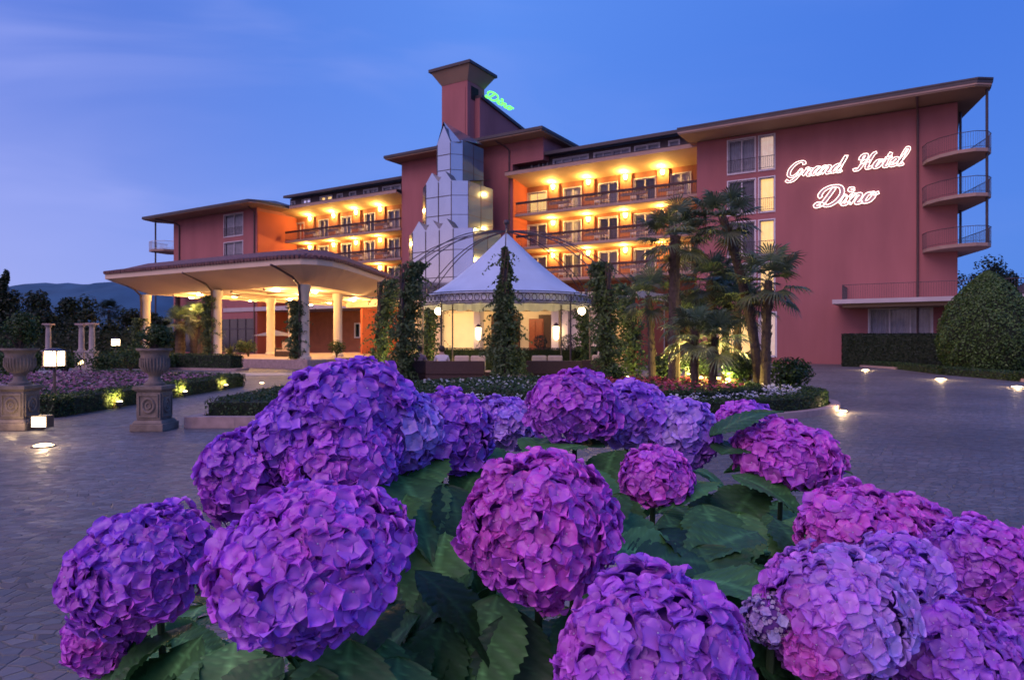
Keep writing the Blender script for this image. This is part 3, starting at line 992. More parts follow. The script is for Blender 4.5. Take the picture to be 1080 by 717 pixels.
for h in holes: window(h[0], BT, h[2], h[1] - h[0], h[3] - h[2], 2, 'curtain_pale' if False else 'curtain', rail=True)
e = [(-74.6, -4.3), (-54.5, -4.3), (-54.0, -3.6), (-54.0, .7), (-56.0, 1.2), (-56.0, 12), (-72, 12), (-72.0, 3.5), (-75.2, -2.4)]
m = MB(); m.prism(e, 16.36, 16.44); m.build('soffit', M['soffit'], HT)
m = MB(); m.prism([(x * 1.0012, y * 1.012 - .03) for x, y in e], 16.442, 16.72)
ee = [(x * 1.002, y * 1.02) for x, y in e]
m.add([(p[0], p[1], 16.722) for p in ee] + [(-66, 4, 18.6), (-60.5, 4, 18.6)], [(0, 1, 10, 9), (1, 2, 10), (2, 3, 10), (3, 4, 10), (4, 5, 10), (5, 6, 9, 10), (6, 7, 9), (7, 8, 9), (8, 0, 9)])
m.build('roof', M['darkroof'], HT)
m = MB(); m.tube([(-70.6, -BT - .1, 0), (-70.6, -BT - .1, 15.6), (-71.2, -BT - .3, 16.0), (-72.5, -4.0, 16.33)], .09, 8); m.build('downpipe', M['pipe'], HT, smooth=True)
m = MB(); m.tube([(-56.5, -BT - .1, 0), (-56.5, -BT - .1, 15.9), (-56.3, -3, 16.33)], .08, 8); m.build('downpipe', M['pipe'], HT, smooth=True)
for z in (12.85, 9.85):
    pl = [(-71.9, -BT + .02), (-72.4, -BT - 1.0), (-73.8, -BT - 1.6), (-75.0, -BT - 1.3), (-75.5, -.6), (-71.92, 4)]
    m = MB(); m.prism(pl, z - .25, z); o = m.build('balcony', M['slab'], HT)
    rl = MB(); rl.tube([(x, y, z + 1.0) for x, y in pl[:5]], .03, 6); rl.tube([(x, y, z + .12) for x, y in pl[:5]], .02, 5)
    for a, b in zip(pl[:4], pl[1:5]):
        d = math.hypot(b[0] - a[0], b[1] - a[1]); k = max(1, int(d / .14))
        for i in range(k):
            x = a[0] + (b[0] - a[0]) * i / k; y = a[1] + (b[1] - a[1]) * i / k
            rl.box(x - .009, x + .009, y - .009, y + .009, z, z + 1)
    rl.build('railing', M['frame'], o)
m = MB(); m.tube([(-74.1, -BT - 1.0, 0), (-74.1, -BT - 1.0, 16.4)], .10, 8); m.build('post', M['metal'], HT, smooth=True)

# ---- ground floor behind the porch: first-floor terrace edge and small lit windows
m = MB(); m.hb(-62, -38.3, -3.4, 2.1, 4.9, 5.35); m.build('terrace_slab', M['paleslab'], HT)
for px in (240.5, 247, 253.5, 260.5, 374.5, 388):
    s = fs(px, -3.2)
    window(s, -3.18, 2.0, .72, 1.5, 1, 'curtain_pale', depth=.02, name='window')

m = MB(); m.box(-71.0, -56.6, -BT - .04, -BT - .005, .3, 4.1); o = m.build('added_dark_glazing', M['darkglass'], HT)  # dark glazed front added to darken the wall behind the porch
m = MB()
for k in range(11): m.box(-71.0 + k * 1.44 - .05, -71.0 + k * 1.44 + .05, -BT - .10, -BT - .045, .3, 4.1)
m.box(-71.0, -56.6, -BT - .09, -BT - .042, 2.9, 3.0); m.build('mullions', M['metal'], o)  # bars of the added dark front
# ---- lobby front: glazed ground floor under a flat roof
LB = []
m = MB()
m.hb(-33.0, -8.0, 11.2, -1.4, 4.30, 4.75); m.build('lobby_roof', M['cream'], HT)
m = MB(); m.hb(-32.6, -8.4, 5.0, 5.2, 0, 4.29)
m.build('lobby_back_wall', M['cream'], HT)
for q in (-32.6, -8.6):
    m = MB(); m.hb(q, q + .2, 5.21, 10, 0, 4.29); m.build('lobby_side_wall', M['redplaster'], HT)
m = MB(); m.hb(fs(466, 9.5), fs(503, 9.5), 9.4, 9.6, 0.6, 3.7)
m.build('frosted_window', mat('frosted_lit_glass', (.7, .55, .3), .6, .15, .8, emit=(1.0, .66, .22), es=.62), HT)
for px in (440, 463.5, 505, 587, 597, 632):
    s = fs(px, 9.8)
    m = MB(); m.hb(s - .28, s + .28, 9.5, 10.06, 0, 4.29); m.build('pillar', M['cream'], HT, bevel=.02)
m = MB(); m.hb(fs(597, 9.6), fs(632, 9.6), 9.6, 9.75, 0, 4.29); m.build('lobby_wall', M['cream'], HT)
for px in (553, 560.5):
    s = fs(px, 6.0)
    m = MB(); m.hb(s, s + .66, 5.21, 5.3, 0, 3.3); o = m.build('door', M['door'], HT)
    q = MB()
    for zz in (.25, 1.25, 2.25): q.hb(s + .1, s + .56, 5.3, 5.34, zz, zz + .85)
    q.build('door_panels', M['door'], o)
m = MB(); m.hb(fs(518, 5.3), fs(548, 5.3), 5.21, 5.28, .0, 3.6); m.build('hall_shade_panel', M['darkwood'], HT)  # flat dark panel: dimness of the hall put into the colour
m = MB(); m.hb(fs(568, 5.3), fs(584, 5.3), 5.21, 5.28, .0, 3.6); m.build('hall_shade_panel', M['darkwood'], HT)
for s in (fs(450, 7.5), fs(485, 7), fs(540, 7.2), fs(612, 7.2), fs(655, 8)):
    lamp('lobby_light', F(s, 7.4, 3.6), 130, WARM2, .2)
for k, px in enumerate((505, 587)):
    s = fs(px, 10.2)
    o = thing('pillar_lantern', F(s, 10.25, 2.2), 'tall glowing lantern on the cream lobby pillar %s' % ('left of the red door' if k == 0 else 'right of the red door'), 'lantern', FROT, 'lanterns on the lobby pillars')
    a = MB(); a.lathe([(.02, -.55), (.16, -.45), (.2, .35), (.05, .5)], n=10); a.build('lamp_glass', M['whitelamp'], o)
    b = MB(); b.box(-.05, .05, 0, .18, -.1, .1); b.lathe([(.22, .36), (.24, .4), (.05, .62)], n=10); b.build('bracket', M['metal'], o)
    lamp('bulb', (0, -.35, 0), 22, WARM2, .15, o)

# ------------------------------------------------------------------ neon lettering
def cr_spline(pts, k=6):
    P = [Vector((x, y, 0)) for x, y in pts]
    out = []
    for i in range(len(P) - 1):
        p0, p1, p2, p3 = P[max(i - 1, 0)], P[i], P[i + 1], P[min(i + 2, len(P) - 1)]
        for j in range(k):
            t = j / k
            out.append(.5 * ((2 * p1) + (p2 - p0) * t + (2 * p0 - 5 * p1 + 4 * p2 - p3) * t * t + (3 * p1 - p0 - 3 * p2 + p3) * t ** 3))
    out.append(P[-1])
    return out


GL = {
    'G': (.98, [[(.80, .78), (.70, .95), (.48, 1.0), (.22, .86), (.06, .52), (.12, .18), (.36, .04), (.60, .16), (.76, .46), (.70, .12), (.55, -.18), (.30, -.28), (.08, -.16)]]),
    'r': (.46, [[(-.02, .06), (.12, .42), (.10, .50), (.26, .42), (.36, .40), (.28, .10), (.36, .0), (.48, .08)]]),
    'a': (.54, [[(.38, .42), (.22, .48), (.05, .28), (.08, .04), (.22, .04), (.36, .22), (.43, .46), (.37, .12), (.43, .0), (.56, .08)]]),
    'n': (.58, [[(-.02, .34), (.08, .48), (.13, .40), (.08, .0)], [(.09, .08), (.22, .40), (.34, .47), (.40, .36), (.36, .08), (.44, .0), (.58, .08)]]),
    'd': (.60, [[(.38, .42), (.22, .48), (.05, .28), (.08, .04), (.22, .04), (.36, .22), (.50, 1.02), (.40, .12), (.46, .0), (.60, .08)]]),
    'H': (.98, [[(.02, .62), (.02, .84), (.18, .96), (.32, .84), (.26, .40), (.14, .06), (-.04, .0), (-.12, .12)], [(.84, 1.0), (.68, .88), (.58, .36), (.62, .06), (.76, .04), (.90, .12)], [(.14, .42), (.36, .54), (.64, .48)]]),
    'o': (.54, [[(.30, .46), (.12, .42), (.04, .18), (.14, .02), (.32, .08), (.40, .30), (.30, .46), (.40, .40), (.56, .44)]]),
    't': (.40, [[(.22, .86), (.12, .36), (.12, .06), (.22, .0), (.38, .08)], [(.0, .54), (.36, .60)]]),
    'e': (.46, [[(.02, .14), (.24, .22), (.34, .38), (.24, .48), (.08, .34), (.06, .10), (.20, .0), (.46, .10)]]),
    'l': (.36, [[(.0, .08), (.24, .60), (.30, .94), (.20, 1.02), (.12, .60), (.10, .10), (.20, .0), (.34, .08)]]),
    'D': (1.02, [[(.46, .92), (.34, .50), (.22, .14), (.04, .02), (-.06, .10), (.04, .20), (.26, .10), (.54, .02), (.82, .24), (.90, .62), (.70, .94), (.34, 1.02), (.04, .88), (-.06, .62), (.04, .48)]]),
    'i': (.34, [[(-.02, .08), (.12, .46), (.10, .12), (.18, .0), (.32, .08)]]),
}


def script_strokes(text, size, slant=.38):
    out = []; x = 0
    for ch in text:
        if ch == ' ': x += .42; continue
        adv, st = GL[ch]
        for s in st: out.append((ch, [Vector(((x + p.x + slant * p.y) * size, p.y * size, 0)) for p in cr_spline(s)]))
        if ch == 'i':
            c = [Vector(((x + .24 + slant * .72 + .065 * math.cos(a)) * size, (.74 + .065 * math.sin(a)) * size, 0)) for a in np.linspace(0, 2 * PI, 12)]
            out.append(('i', c))
        x += adv
    return out, x * size


def neon(text, size, half, r, name, label, cat, loc, rz, tubem, facem, width=None, group=None):
    """letters outlined by a double glass tube in front of a narrow dull face; x right, z up, -y to the front"""
    st, w = script_strokes(text, size)
    kx = (width / w) if width else 1
    o = thing(name, loc, label, cat, rz, group)
    tb = MB(); fc = MB()
    for ch, P in st:
        P = [Vector((p.x * kx, 0, p.y)) for p in P]
        Lft, Rgt = [], []
        for i, p in enumerate(P):
            d = P[min(i + 1, len(P) - 1)] - P[max(i - 1, 0)]
            if d.length < 1e-6: d = Vector((1, 0, 0))
            d.normalize(); nn = Vector((-d.z, 0, d.x))
            # thick down-strokes, thin up-strokes
            hw = half * (.55 + .45 * abs(d.z))
            Lft.append(p + nn * hw + Vector((0, -.14, 0))); Rgt.append(p - nn * hw + Vector((0, -.14, 0)))
        tb.tube(Lft + Rgt[::-1], r, 6, closed=True)
        k = len(P)
        fc.add([(q.x, -.07, q.z) for q in Lft] + [(q.x, -.07, q.z) for q in Rgt], [(i, i + 1, k + i + 1, k + i) for i in range(k - 1)])
        for i in range(2, k, 9): fc.tube([(P[i].x, .0, P[i].z), (P[i].x, -.075, P[i].z)], .012, 5)
    tb.build('neon_tube', tubem, o, smooth=True)
    fc.build('letter_face', facem, o)
    return o


neon('Grand', 1.02, .110, .017, 'wall_sign', 'glowing pinkish white script letters reading Grand on the pink wall', 'sign', F(fs(829, .02), .02, 13.03), FROT, M['neon'], M['neonface'], 3.55)
neon('Hotel', 1.02, .110, .017, 'wall_sign', 'glowing pinkish white script letters reading Hotel on the pink wall', 'sign', F(fs(903, .02), .02, 13.0), FROT, M['neon'], M['neonface'], 2.75)
neon('Dino', 1.30, .135, .020, 'wall_sign', 'larger glowing script word reading Dino, lowest on the pink wall', 'sign', F(fs(861, .02), .02, 10.78), FROT, M['neon'], M['neonface'], 3.55)
neon('Dino', 0.80, .07, .04, 'roof_sign', 'green neon script sign beside the top of the hotel tower', 'sign', F(-28.6, -2.3, 24.62), FROT + PI / 2, M['greenneon'], M['metal'], 4.6)

# ------------------------------------------------------------------ porch (porte-cochere)
PC = thing('entrance_porch', F(-30, 20, 0), 'wide cream porch with brown tiled edge on round columns before the hotel', 'porch', FROT)
PO = Vector((-30, -20))


def pl_(pts): return [(a - PO.x, -b - PO.y) for a, b in pts]     # facade frame -> porch frame


outer = [(-39.3, 26.9), (-35, 26.8), (-30, 26.65), (-25.5, 26.5), (-22.6, 26.35), (-21.3, 26.0), (-20.75, 25.3), (-20.75, 24.2), (-21.3, 22.8), (-22.4, 20.6), (-23.8, 18.0), (-26.4, 12.9), (-30, 6), (-36, -1.3), (-39.3, -1.3)]
inner = [(-39.0, 24.0), (-35, 24.0), (-30, 24.0), (-26, 23.95), (-24.4, 23.85), (-23.6, 23.6), (-23.35, 23.2), (-23.4, 22.6), (-23.9, 21.4), (-24.9, 19.4), (-26.2, 17.0), (-28.8, 12.0), (-32, 5.5), (-37, -1.2), (-39.0, -1.2)]
po, pi_ = pl_(outer), pl_(inner)
n = len(po)
m = MB()
m.add([(x, y, 5.70) for x, y in po] + [(x, y, 4.80) for x, y in pi_], [(i, (i + 1) % n, n + (i + 1) % n, n + i) for i in range(n)])
m.build('sloping_soffit', M['soffit2'], PC)
m = MB()
big = [(x * 1.004, y * 1.004) for x, y in po]
m.prism(po, 5.702, 6.02); m.build('fascia', M['soffit2'], PC)
m = MB()
m.prism(pi_, 4.80, 4.95); m.build('ceiling', M['soffit2'], PC)
# shallow beams across the ceiling
m = MB()
for s in (-36.9, -33.7, -30.5, -27.3):
    x = s - PO.x; m.box(x - .12, x + .12, -23.6 - PO.y, -9 - PO.y, 4.66, 4.80)
for t in (20.9, 17.9, 12.0):
    m.box(-38.6 - PO.x, -27.5 - PO.x, -t - .1 - PO.y, -t + .1 - PO.y, 4.70, 4.798)
m.build('ceiling_beams', M['soffit2'], PC)
# tiled roof edge: rows of barrel tiles over the fascia
m = MB()
cx_, cy_ = sum(p[0] for p in po) / n, sum(p[1] for p in po) / n
for i in range(12):
    a = Vector((*po[i], 0)); b = Vector((*po[i + 1], 0)); d = b - a; Lg = d.length
    if Lg < .01: continue
    u_ = d / Lg; nn = Vector((u_.y, -u_.x, 0))
    if nn.dot(a - Vector((cx_, cy_, 0))) < 0: nn = -nn
    k = max(1, round(Lg / .26))
    for j in range(k):
        c = a + d * ((j + .5) / k)
        jit = random.uniform(-.02, .02)
        m.tube([c + nn * (.14 + jit) + Vector((0, 0, 6.10)), c - nn * .5 + Vector((0, 0, 6.24 + jit)), c - nn * 1.6 + Vector((0, 0, 6.46))], .115, 7)
m.build('roof_tiles', M['tilebrown'], PC, smooth=True)
m = MB(); sh = [(cx_ + (x - cx_) * 1.006, cy_ + (y - cy_) * 1.006) for x, y in po]; top = [(cx_ + (x - cx_) * .80, cy_ + (y - cy_) * .80) for x, y in po]
m.prism(sh, 6.022, 6.09)
m.add([(x, y, 6.092) for x, y in sh] + [(x, y, 6.75) for x, y in top], [(i, (i + 1) % n, n + (i + 1) % n, n + i) for i in range(n)] + [tuple(range(n, 2 * n))])
m.build('roof', M['tilebrown'], PC)
colspots = [(-39.0, 24.3), (-31.02, 24.3), (-22.95, 24.3), (-33.7, 18.05), (-26.85, 18.0), (-38.6, 12.0), (-32.4, 8.0)]
for s, t in colspots:
    x, y = s - PO.x, -t - PO.y
    m = MB(); m.lathe([(.40, .52), (.40, .66), (.34, .70), (.30, .80), (.285, 4.3), (.33, 4.36), (.36, 4.46), (.36, 4.795)], (x, y, 0), 20)
    m.build('column', M['cream'], PC, smooth=True)
for s, t in colspots[:3]:
    x, y = s - PO.x, -t - PO.y
    m = MB(); m.tube([(x + .1, y - 2.4, 5.70), (x + .1, y - 2.1, 5.62), (x + .08, y - .9, 5.15), (x + .05, y - .42, 4.75), (x + .02, y - .36, 4.2), (x + .02, y - .36, .6)], .065, 8)
    m.build('downpipe', M['pipe'], PC, smooth=True)
m = MB(); m.prism(pl_([(-39.6, 25.2), (-24.5, 25.2), (-22.0, 24.9), (-21.9, 23.6), (-22.9, 21.5), (-25, 17.2), (-28.6, 12), (-33, 4), (-39.6, 4)]), 0, .52)
m.build('plinth', M['pinkstone'], PC)
dls = [(-34.54, 20.48), (-37.2, 17.16), (-33.56, 16.46), (-38.2, 10.3), (-29.04, 19.3), (-30.2, 13.2), (-34.5, 11.6), (-36.4, 6.4), (-26.2, 20.6), (-27.6, 15.6), (-30.3, 9.9), (-33.2, 5.2), (-37.9, 21.6), (-34.9, 22.9), (-27.0, 22.9)]  # last pair is added near the front row to brighten the soffit
for k, (s, t) in enumerate(dls):
    p = F(s, t, 4.79)
    if k == 0:
        o0 = thing('ceiling_light', p, 'round glowing ceiling light under the cream porch roof', 'ceiling light', FROT, 'round lights under the porch ceiling')
        a = MB(); a.lathe([(.2, 0), (.21, -.04), (.2, -.05)], n=14); a.build('rim', M['metal'], o0)
        b = MB(); b.lathe([(.19, -.051), (.17, -.10), (.09, -.14), (.01, -.15)], n=14); b.build('diffuser', M['downlight'], o0, smooth=True)
        lamp('bulb', (0, 0, -.42), 370, (1.0, .58, .20), .14, o0)
    else:
        copy_tree(o0, None, p, FROT)

# ------------------------------------------------------------------ pavilion tent with its iron ring of posts
PVC = Vector((-.22, 27, 0)); PR = 5.0
PV = thing('garden_pavilion', PVC, 'white peaked tent pavilion with dark valance, standing inside arched iron ribs', 'pavilion')
m = MB()
NA, NR_ = 48, 12
vs = []
apexz, ez, er = 5.80, 3.28, 3.30
for i in range(NR_ + 1):
    k = i / NR_
    r = .06 + (er - .06) * k
    z = ez + (apexz - ez) * ((1 - k) ** 1.28)
    for j in range(NA):
        th = 2 * PI * j / NA
        # eight panels sagging between seams
        ph = (j % (NA // 8)) / (NA // 8)
        sag = math.sin(PI * ph) * .06 * math.sin(PI * min(1, k * 1.05))
        vs.append((r * math.cos(th), r * math.sin(th), z - sag))
m.add(vs, [(i * NA + j, i * NA + (j + 1) % NA, (i + 1) * NA + (j + 1) % NA, (i + 1) * NA + j) for i in range(NR_) for j in range(NA)])
m.build('tent_roof', M['canvas'], PV, smooth=True)
m = MB(); vs = []; fs_ = []
KV = 192
for j in range(KV):
    th = 2 * PI * j / KV
    rr = er + .02 + .02 * math.sin(j * PI / 2)
    dz = -.10 * abs(math.sin(PI * j / 8))
    vs += [(rr * math.cos(th), rr * math.sin(th), ez), (rr * math.cos(th), rr * math.sin(th), ez - .33 + dz)]
for j in range(KV):
    a, b = 2 * j, 2 * ((j + 1) % KV); fs_.append((a, b, b + 1, a + 1))
m.add(vs, fs_); m.build('valance', M['valance'], PV)
# ironwork band of rings in front of the valance
m = MB()
for z in (ez + .03, ez - .05, ez - .31, ez - .38):
    m.tube([((er + .10) * math.cos(a), (er + .10) * math.sin(a), z) for a in np.linspace(0, 2 * PI, 65)[:-1]], .020, 6, closed=True)
for j in range(84):
    th = 2 * PI * j / 84
    c = Vector(((er + .10) * math.cos(th), (er + .10) * math.sin(th), ez - .18)); tg = Vector((-math.sin(th), math.cos(th), 0))
    m.tube([c + tg * .095 * math.cos(a) + Vector((0, 0, .115 * math.sin(a))) for a in np.linspace(0, 2 * PI, 11)[:-1]], .014, 4, closed=True)
m.build('iron_band', M['metal'], PV)
angs = [R(270 + 45 * i) for i in range(8)]
for a in angs:
    c, s = math.cos(a), math.sin(a)
    m = MB(); m.tube([(PR * c, PR * s, 0), (PR * c, PR * s, 3.9)], .06, 8); m.build('post', M['metal'], PV, smooth=True)
    m = MB()
    for dr in (0, .28):
        pts = []
        for i in range(13):
            k = i / 12
            r = (PR - dr) * (1 - k) + .05 * k
            z = 3.85 + (5.9 - 3.85) * k ** .92 + .48 * math.sin(PI * k) - dr * .6 * (1 - k)
            pts.append((r * c, r * s, z))
        m.tube(pts, .020, 6)
    m.build('arched_rib', M['metal'], PV, smooth=True)
    m = MB(); m.tube([(er * c, er * s, 0), (er * c, er * s, ez)], .035, 6); m.build('tent_leg', M['metal'], PV)
m = MB(); m.tube([(0, 0, 5.7), (0, 0, 6.35)], .05, 8); m.ball((0, 0, 6.25), .11); m.build('finial', M['metal'], PV, smooth=True)
m = MB(); m.lathe([(5.6, .0), (5.6, .08)], n=48); m.build('floor', M['pinkstone'], PV)
for px, side in ((462.5, 'left'), (613.5, 'right')):
    p = wpt(px, 328, 26.2)
    o = thing('hanging_lamp', p, 'white globe lamp hanging at the %s edge of the tent' % side, 'lamp', group='globe lamps in the pavilion')
    a = MB(); a.ball((0, 0, 0), .15, 12); a.build('globe', M['whitelamp'], o, smooth=True)
    b = MB(); b.tube([(0, 0, .15), (0, 0, .75)], .014, 6); b.lathe([(.08, .13), (.05, .19)], n=10); b.build('stem', M['metal'], o)
    lamp('bulb', (0, 0, -.3), 75, WARM2, .15, o)


# ------------------------------------------------------------------ climbing plants on the posts
def vine(x, y, z1, r0, r1, n, label, spread=1.0, lean=(0, 0), pair=GREEN['vine']):
    o = thing('climbing_vine', (x, y, 0), label, 'climbing plant', group='climbers on the pavilion posts')
    n = int(n * 3.2)
    k = RNG.random(n) ** .9
    th = RNG.uniform(0, 2 * PI, n)
    lump = 1 + .30 * np.sin(k * 17 + x + th) + .25 * np.sin(k * 41 + 2 * x - 2 * th)
    rr = (r0 * (1 - k) + r1 * k) * lump * np.sqrt(RNG.random(n)) * 1.25 * spread
    P = np.stack([rr * np.cos(th) + lean[0] * k ** 2, rr * np.sin(th) + lean[1] * k ** 2, .1 + k * z1], 1)
    Nn = np.stack([np.cos(th), np.sin(th), np.full(n, .3)], 1)
    # loose shoots that stick out
    ex = []; en = []
    for i in range(int(16 + z1 * 8)):
        t0 = random.uniform(.25, 1.0); a = random.uniform(0, 2 * PI); L0 = random.uniform(.25, .7)
        rb = (r0 * (1 - t0) + r1 * t0)
        for q in np.linspace(0, 1, 9):
            d = rb + L0 * q
            ex.append((d * math.cos(a) + lean[0] * t0 ** 2 + random.gauss(0, .03), d * math.sin(a) + lean[1] * t0 ** 2 + random.gauss(0, .03), .1 + t0 * z1 + L0 * .5 * q - L0 * .9 * q * q)); en.append((math.cos(a), math.sin(a), .4))
    P = np.concatenate([P, ex]); Nn = np.concatenate([Nn, en])
    leaf_cloud(P, Nn, .135, pair, 'foliage', M['treeleaf'], o, jit=.8)
    m = MB()
    for i in range(5):
        a = i * 1.26
        m.tube([(.10 * math.cos(a + q * 5), .10 * math.sin(a + q * 5), q * z1) for q in np.linspace(0, 1, 12)], .02, 5)
    m.build('stems', M['bark'], o)
    return o


def pxy(i): a = angs[i]; return PVC.x + PR * math.cos(a), PVC.y + PR * math.sin(a)


vn = [(0, 4.5, .58, .05, 1900, 'dense climbing plant on the front pavilion post, nearest the camera', (0, .25)),
      (1, 4.2, .42, .28, 1500, 'thick climbing plant on the post right of the tent', (-.3, .35)),
      (2, 3.7, .40, .34, 1100, 'slimmer climbing plant furthest right of the tent, beside the palms', (-.5, 0)),
      (7, 4.2, .40, .28, 1500, 'broad bushy climbing plant on the post left of the tent', (.45, .35)),
      (6, 3.9, .34, .26, 900, 'climbing plant at the far left of the tent, beside the porch', (.5, 0)),
      (3, 3.4, .34, .28, 700, 'climbing plant on the rear right pavilion post', (-.3, -.3)),
      (5, 3.4, .34, .28, 700, 'climbing plant on the rear left pavilion post', (.3, -.3))]
for i, z1, r0, r1, nn, lb_, ln in vn:
    x, y = pxy(i)
    vine(x, y, z1, r0, r1, nn, lb_, 1.0, ln)


def spotlight(loc, label, power, aim=None, cat='spotlight', color=(1.0, .78, .20), group='small garden spotlights', r=.07):
    o = thing('garden_spotlight', loc, label, cat, group=group)
    a = MB(); a.lathe([(.012, -.02), (.012, .06), (.055, .07), (.075, .16), (.07, .165)], n=10); a.build('housing', M['metal'], o)
    b = MB(); b.lathe([(.066, .166), (.05, .185), (.01, .19)], n=10); b.build('lens', M['whitelamp'], o)
    lamp('bulb', (0, 0, .26), power, color, r, o) if aim is None else lamp('bulb', (aim[0] * .05, aim[1] * .05, .21), power, color, r, o, 'SPOT', 150, aim)
    return o


for px, py, Y, lb_, w in ((408, 384, 25.6, 'spotlight at the foot of the climber left of the tent', 144), (440, 388, 24.8, 'spotlight behind the broad bushy climber by the sofas', 126),
                          (662, 388, 25.2, 'spotlight between the two climbers right of the tent', 144), (478, 380, 29.2, 'spotlight at the rear left of the pavilion', 108)):
    p = gpt(px, 360 + 720 * H / Y); p.z = .08
    spotlight(p, lb_, w)

# ------------------------------------------------------------------ lounge furniture in the pavilion
def sofa(x, y, w, rz, label, cush, nm='wicker_sofa'):
    o = thing(nm, (x, y, .08), label, 'sofa', rz, 'dark wicker sofas under the tent')
    m = MB(); m.box(-w / 2, w / 2, -.42, .42, .0, .34); m.build('base', M['wicker'], o, bevel=.02)
    m = MB(); m.box(-w / 2, w / 2, -.45, -.27, .345, .80); m.build('backrest', M['wicker'], o, bevel=.02)
    for s in (-1, 1):
        m = MB(); m.box(s * w / 2 - (.14 if s > 0 else 0), s * w / 2 + (.14 if s < 0 else 0), -.262, .42, .345, .60); m.build('armrest', M['wicker'], o, bevel=.02)
    m = MB(); m.box(-w / 2 + .15, w / 2 - .15, -.25, .42, .345, .46); m.build('seat_cushion', M['cushion'], o, bevel=.03)
    for c in cush:
        m = MB()
        a, b = c - .26, c + .26
        m.prism([(a, -.25), (b, -.25), (b, -.10), (a, -.10)], .47, .98); m.build('back_cushion', M['cushion'], o, bevel=.05)
    return o


sofa(-1.95, 23.75, 2.0, 0, 'long dark wicker sofa with two cream cushions, left of the front climber', (.22, .78))
sofa(1.45, 23.95, 1.9, 0, 'dark wicker sofa with cream cushions, right of the front climber', (-.5, .05))
sofa(-3.35, 24.3, 1.1, .15, 'short dark wicker armchair at the left end of the pavilion', (), 'wicker_armchair')
sofa(3.2, 25.0, 1.2, -.2, 'dark wicker armchair at the right end of the pavilion', (0,), 'wicker_armchair')
o = thing('coffee_table', (-.55, 24.9, .08), 'low dark wicker coffee table behind the front climber', 'table')
m = MB(); m.box(-.5, .5, -.35, .35, .0, .36); m.build('base', M['wicker'], o, bevel=.02)
m = MB(); m.box(-.53, .53, -.38, .38, .362, .40); m.build('top', M['cushion'], o)
hedge_run('clipped_hedge', [(-2.9, 31.4), (3.6, 31.4)], .7, 0, 1.22, 'dark clipped hedge behind the sofas of the tent', pair=GREEN['dark'])
for px, r in ((570, .34), (600, .38)):
    p = wpt(px, 361, 32.6)
    o = thing('ball_topiary', (p.x, p.y, 0), 'small ball-shaped topiary in a dark pot %s' % ('nearer the red door' if px < 580 else 'in front of the cream lobby wall'), 'topiary')
    m = MB(); m.lathe([(.2, 0), (.28, .5), (.3, .55)], n=14); m.build('pot', M['metal'], o)
    m = MB(); m.tube([(0, 0, .55), (0, 0, 1.4)], .03, 6); m.build('stem', M['bark'], o)
    q = RNG.normal(0, 1, (500, 3)); q /= np.linalg.norm(q, axis=1, keepdims=True)
    leaf_cloud(q * r * RNG.uniform(.75, 1.03, (500, 1)) + np.array([0, 0, 1.52]), q, .08, GREEN['dark'], 'foliage', M['hedgeleaf'], o)


# ------------------------------------------------------------------ people
def skin_body(name, joints, bones, radii, m, parent=None, sub=2):
    me = bpy.data.meshes.new(name)
    me.from_pydata(joints, bones, [])
    o = bpy.data.objects.new(name, me); COL.objects.link(o)
    md = o.modifiers.new('skin', 'SKIN'); md.use_smooth_shade = True
    for i, r in enumerate(radii):
        me.skin_vertices[0].data[i].radius = (r, r * .85) if not isinstance(r, tuple) else r
        me.skin_vertices[0].data[i].use_root = (i == 0)
    o.modifiers.new('sub', 'SUBSURF').levels = sub
    dg = bpy.context.evaluated_depsgraph_get()
    m2 = bpy.data.meshes.new_from_object(o.evaluated_get(dg))
    bpy.data.objects.remove(o)
    m2.materials.append(m)
    o2 = bpy.data.objects.new(name, m2); COL.objects.link(o2)
    if parent: o2.parent = parent
    return o2


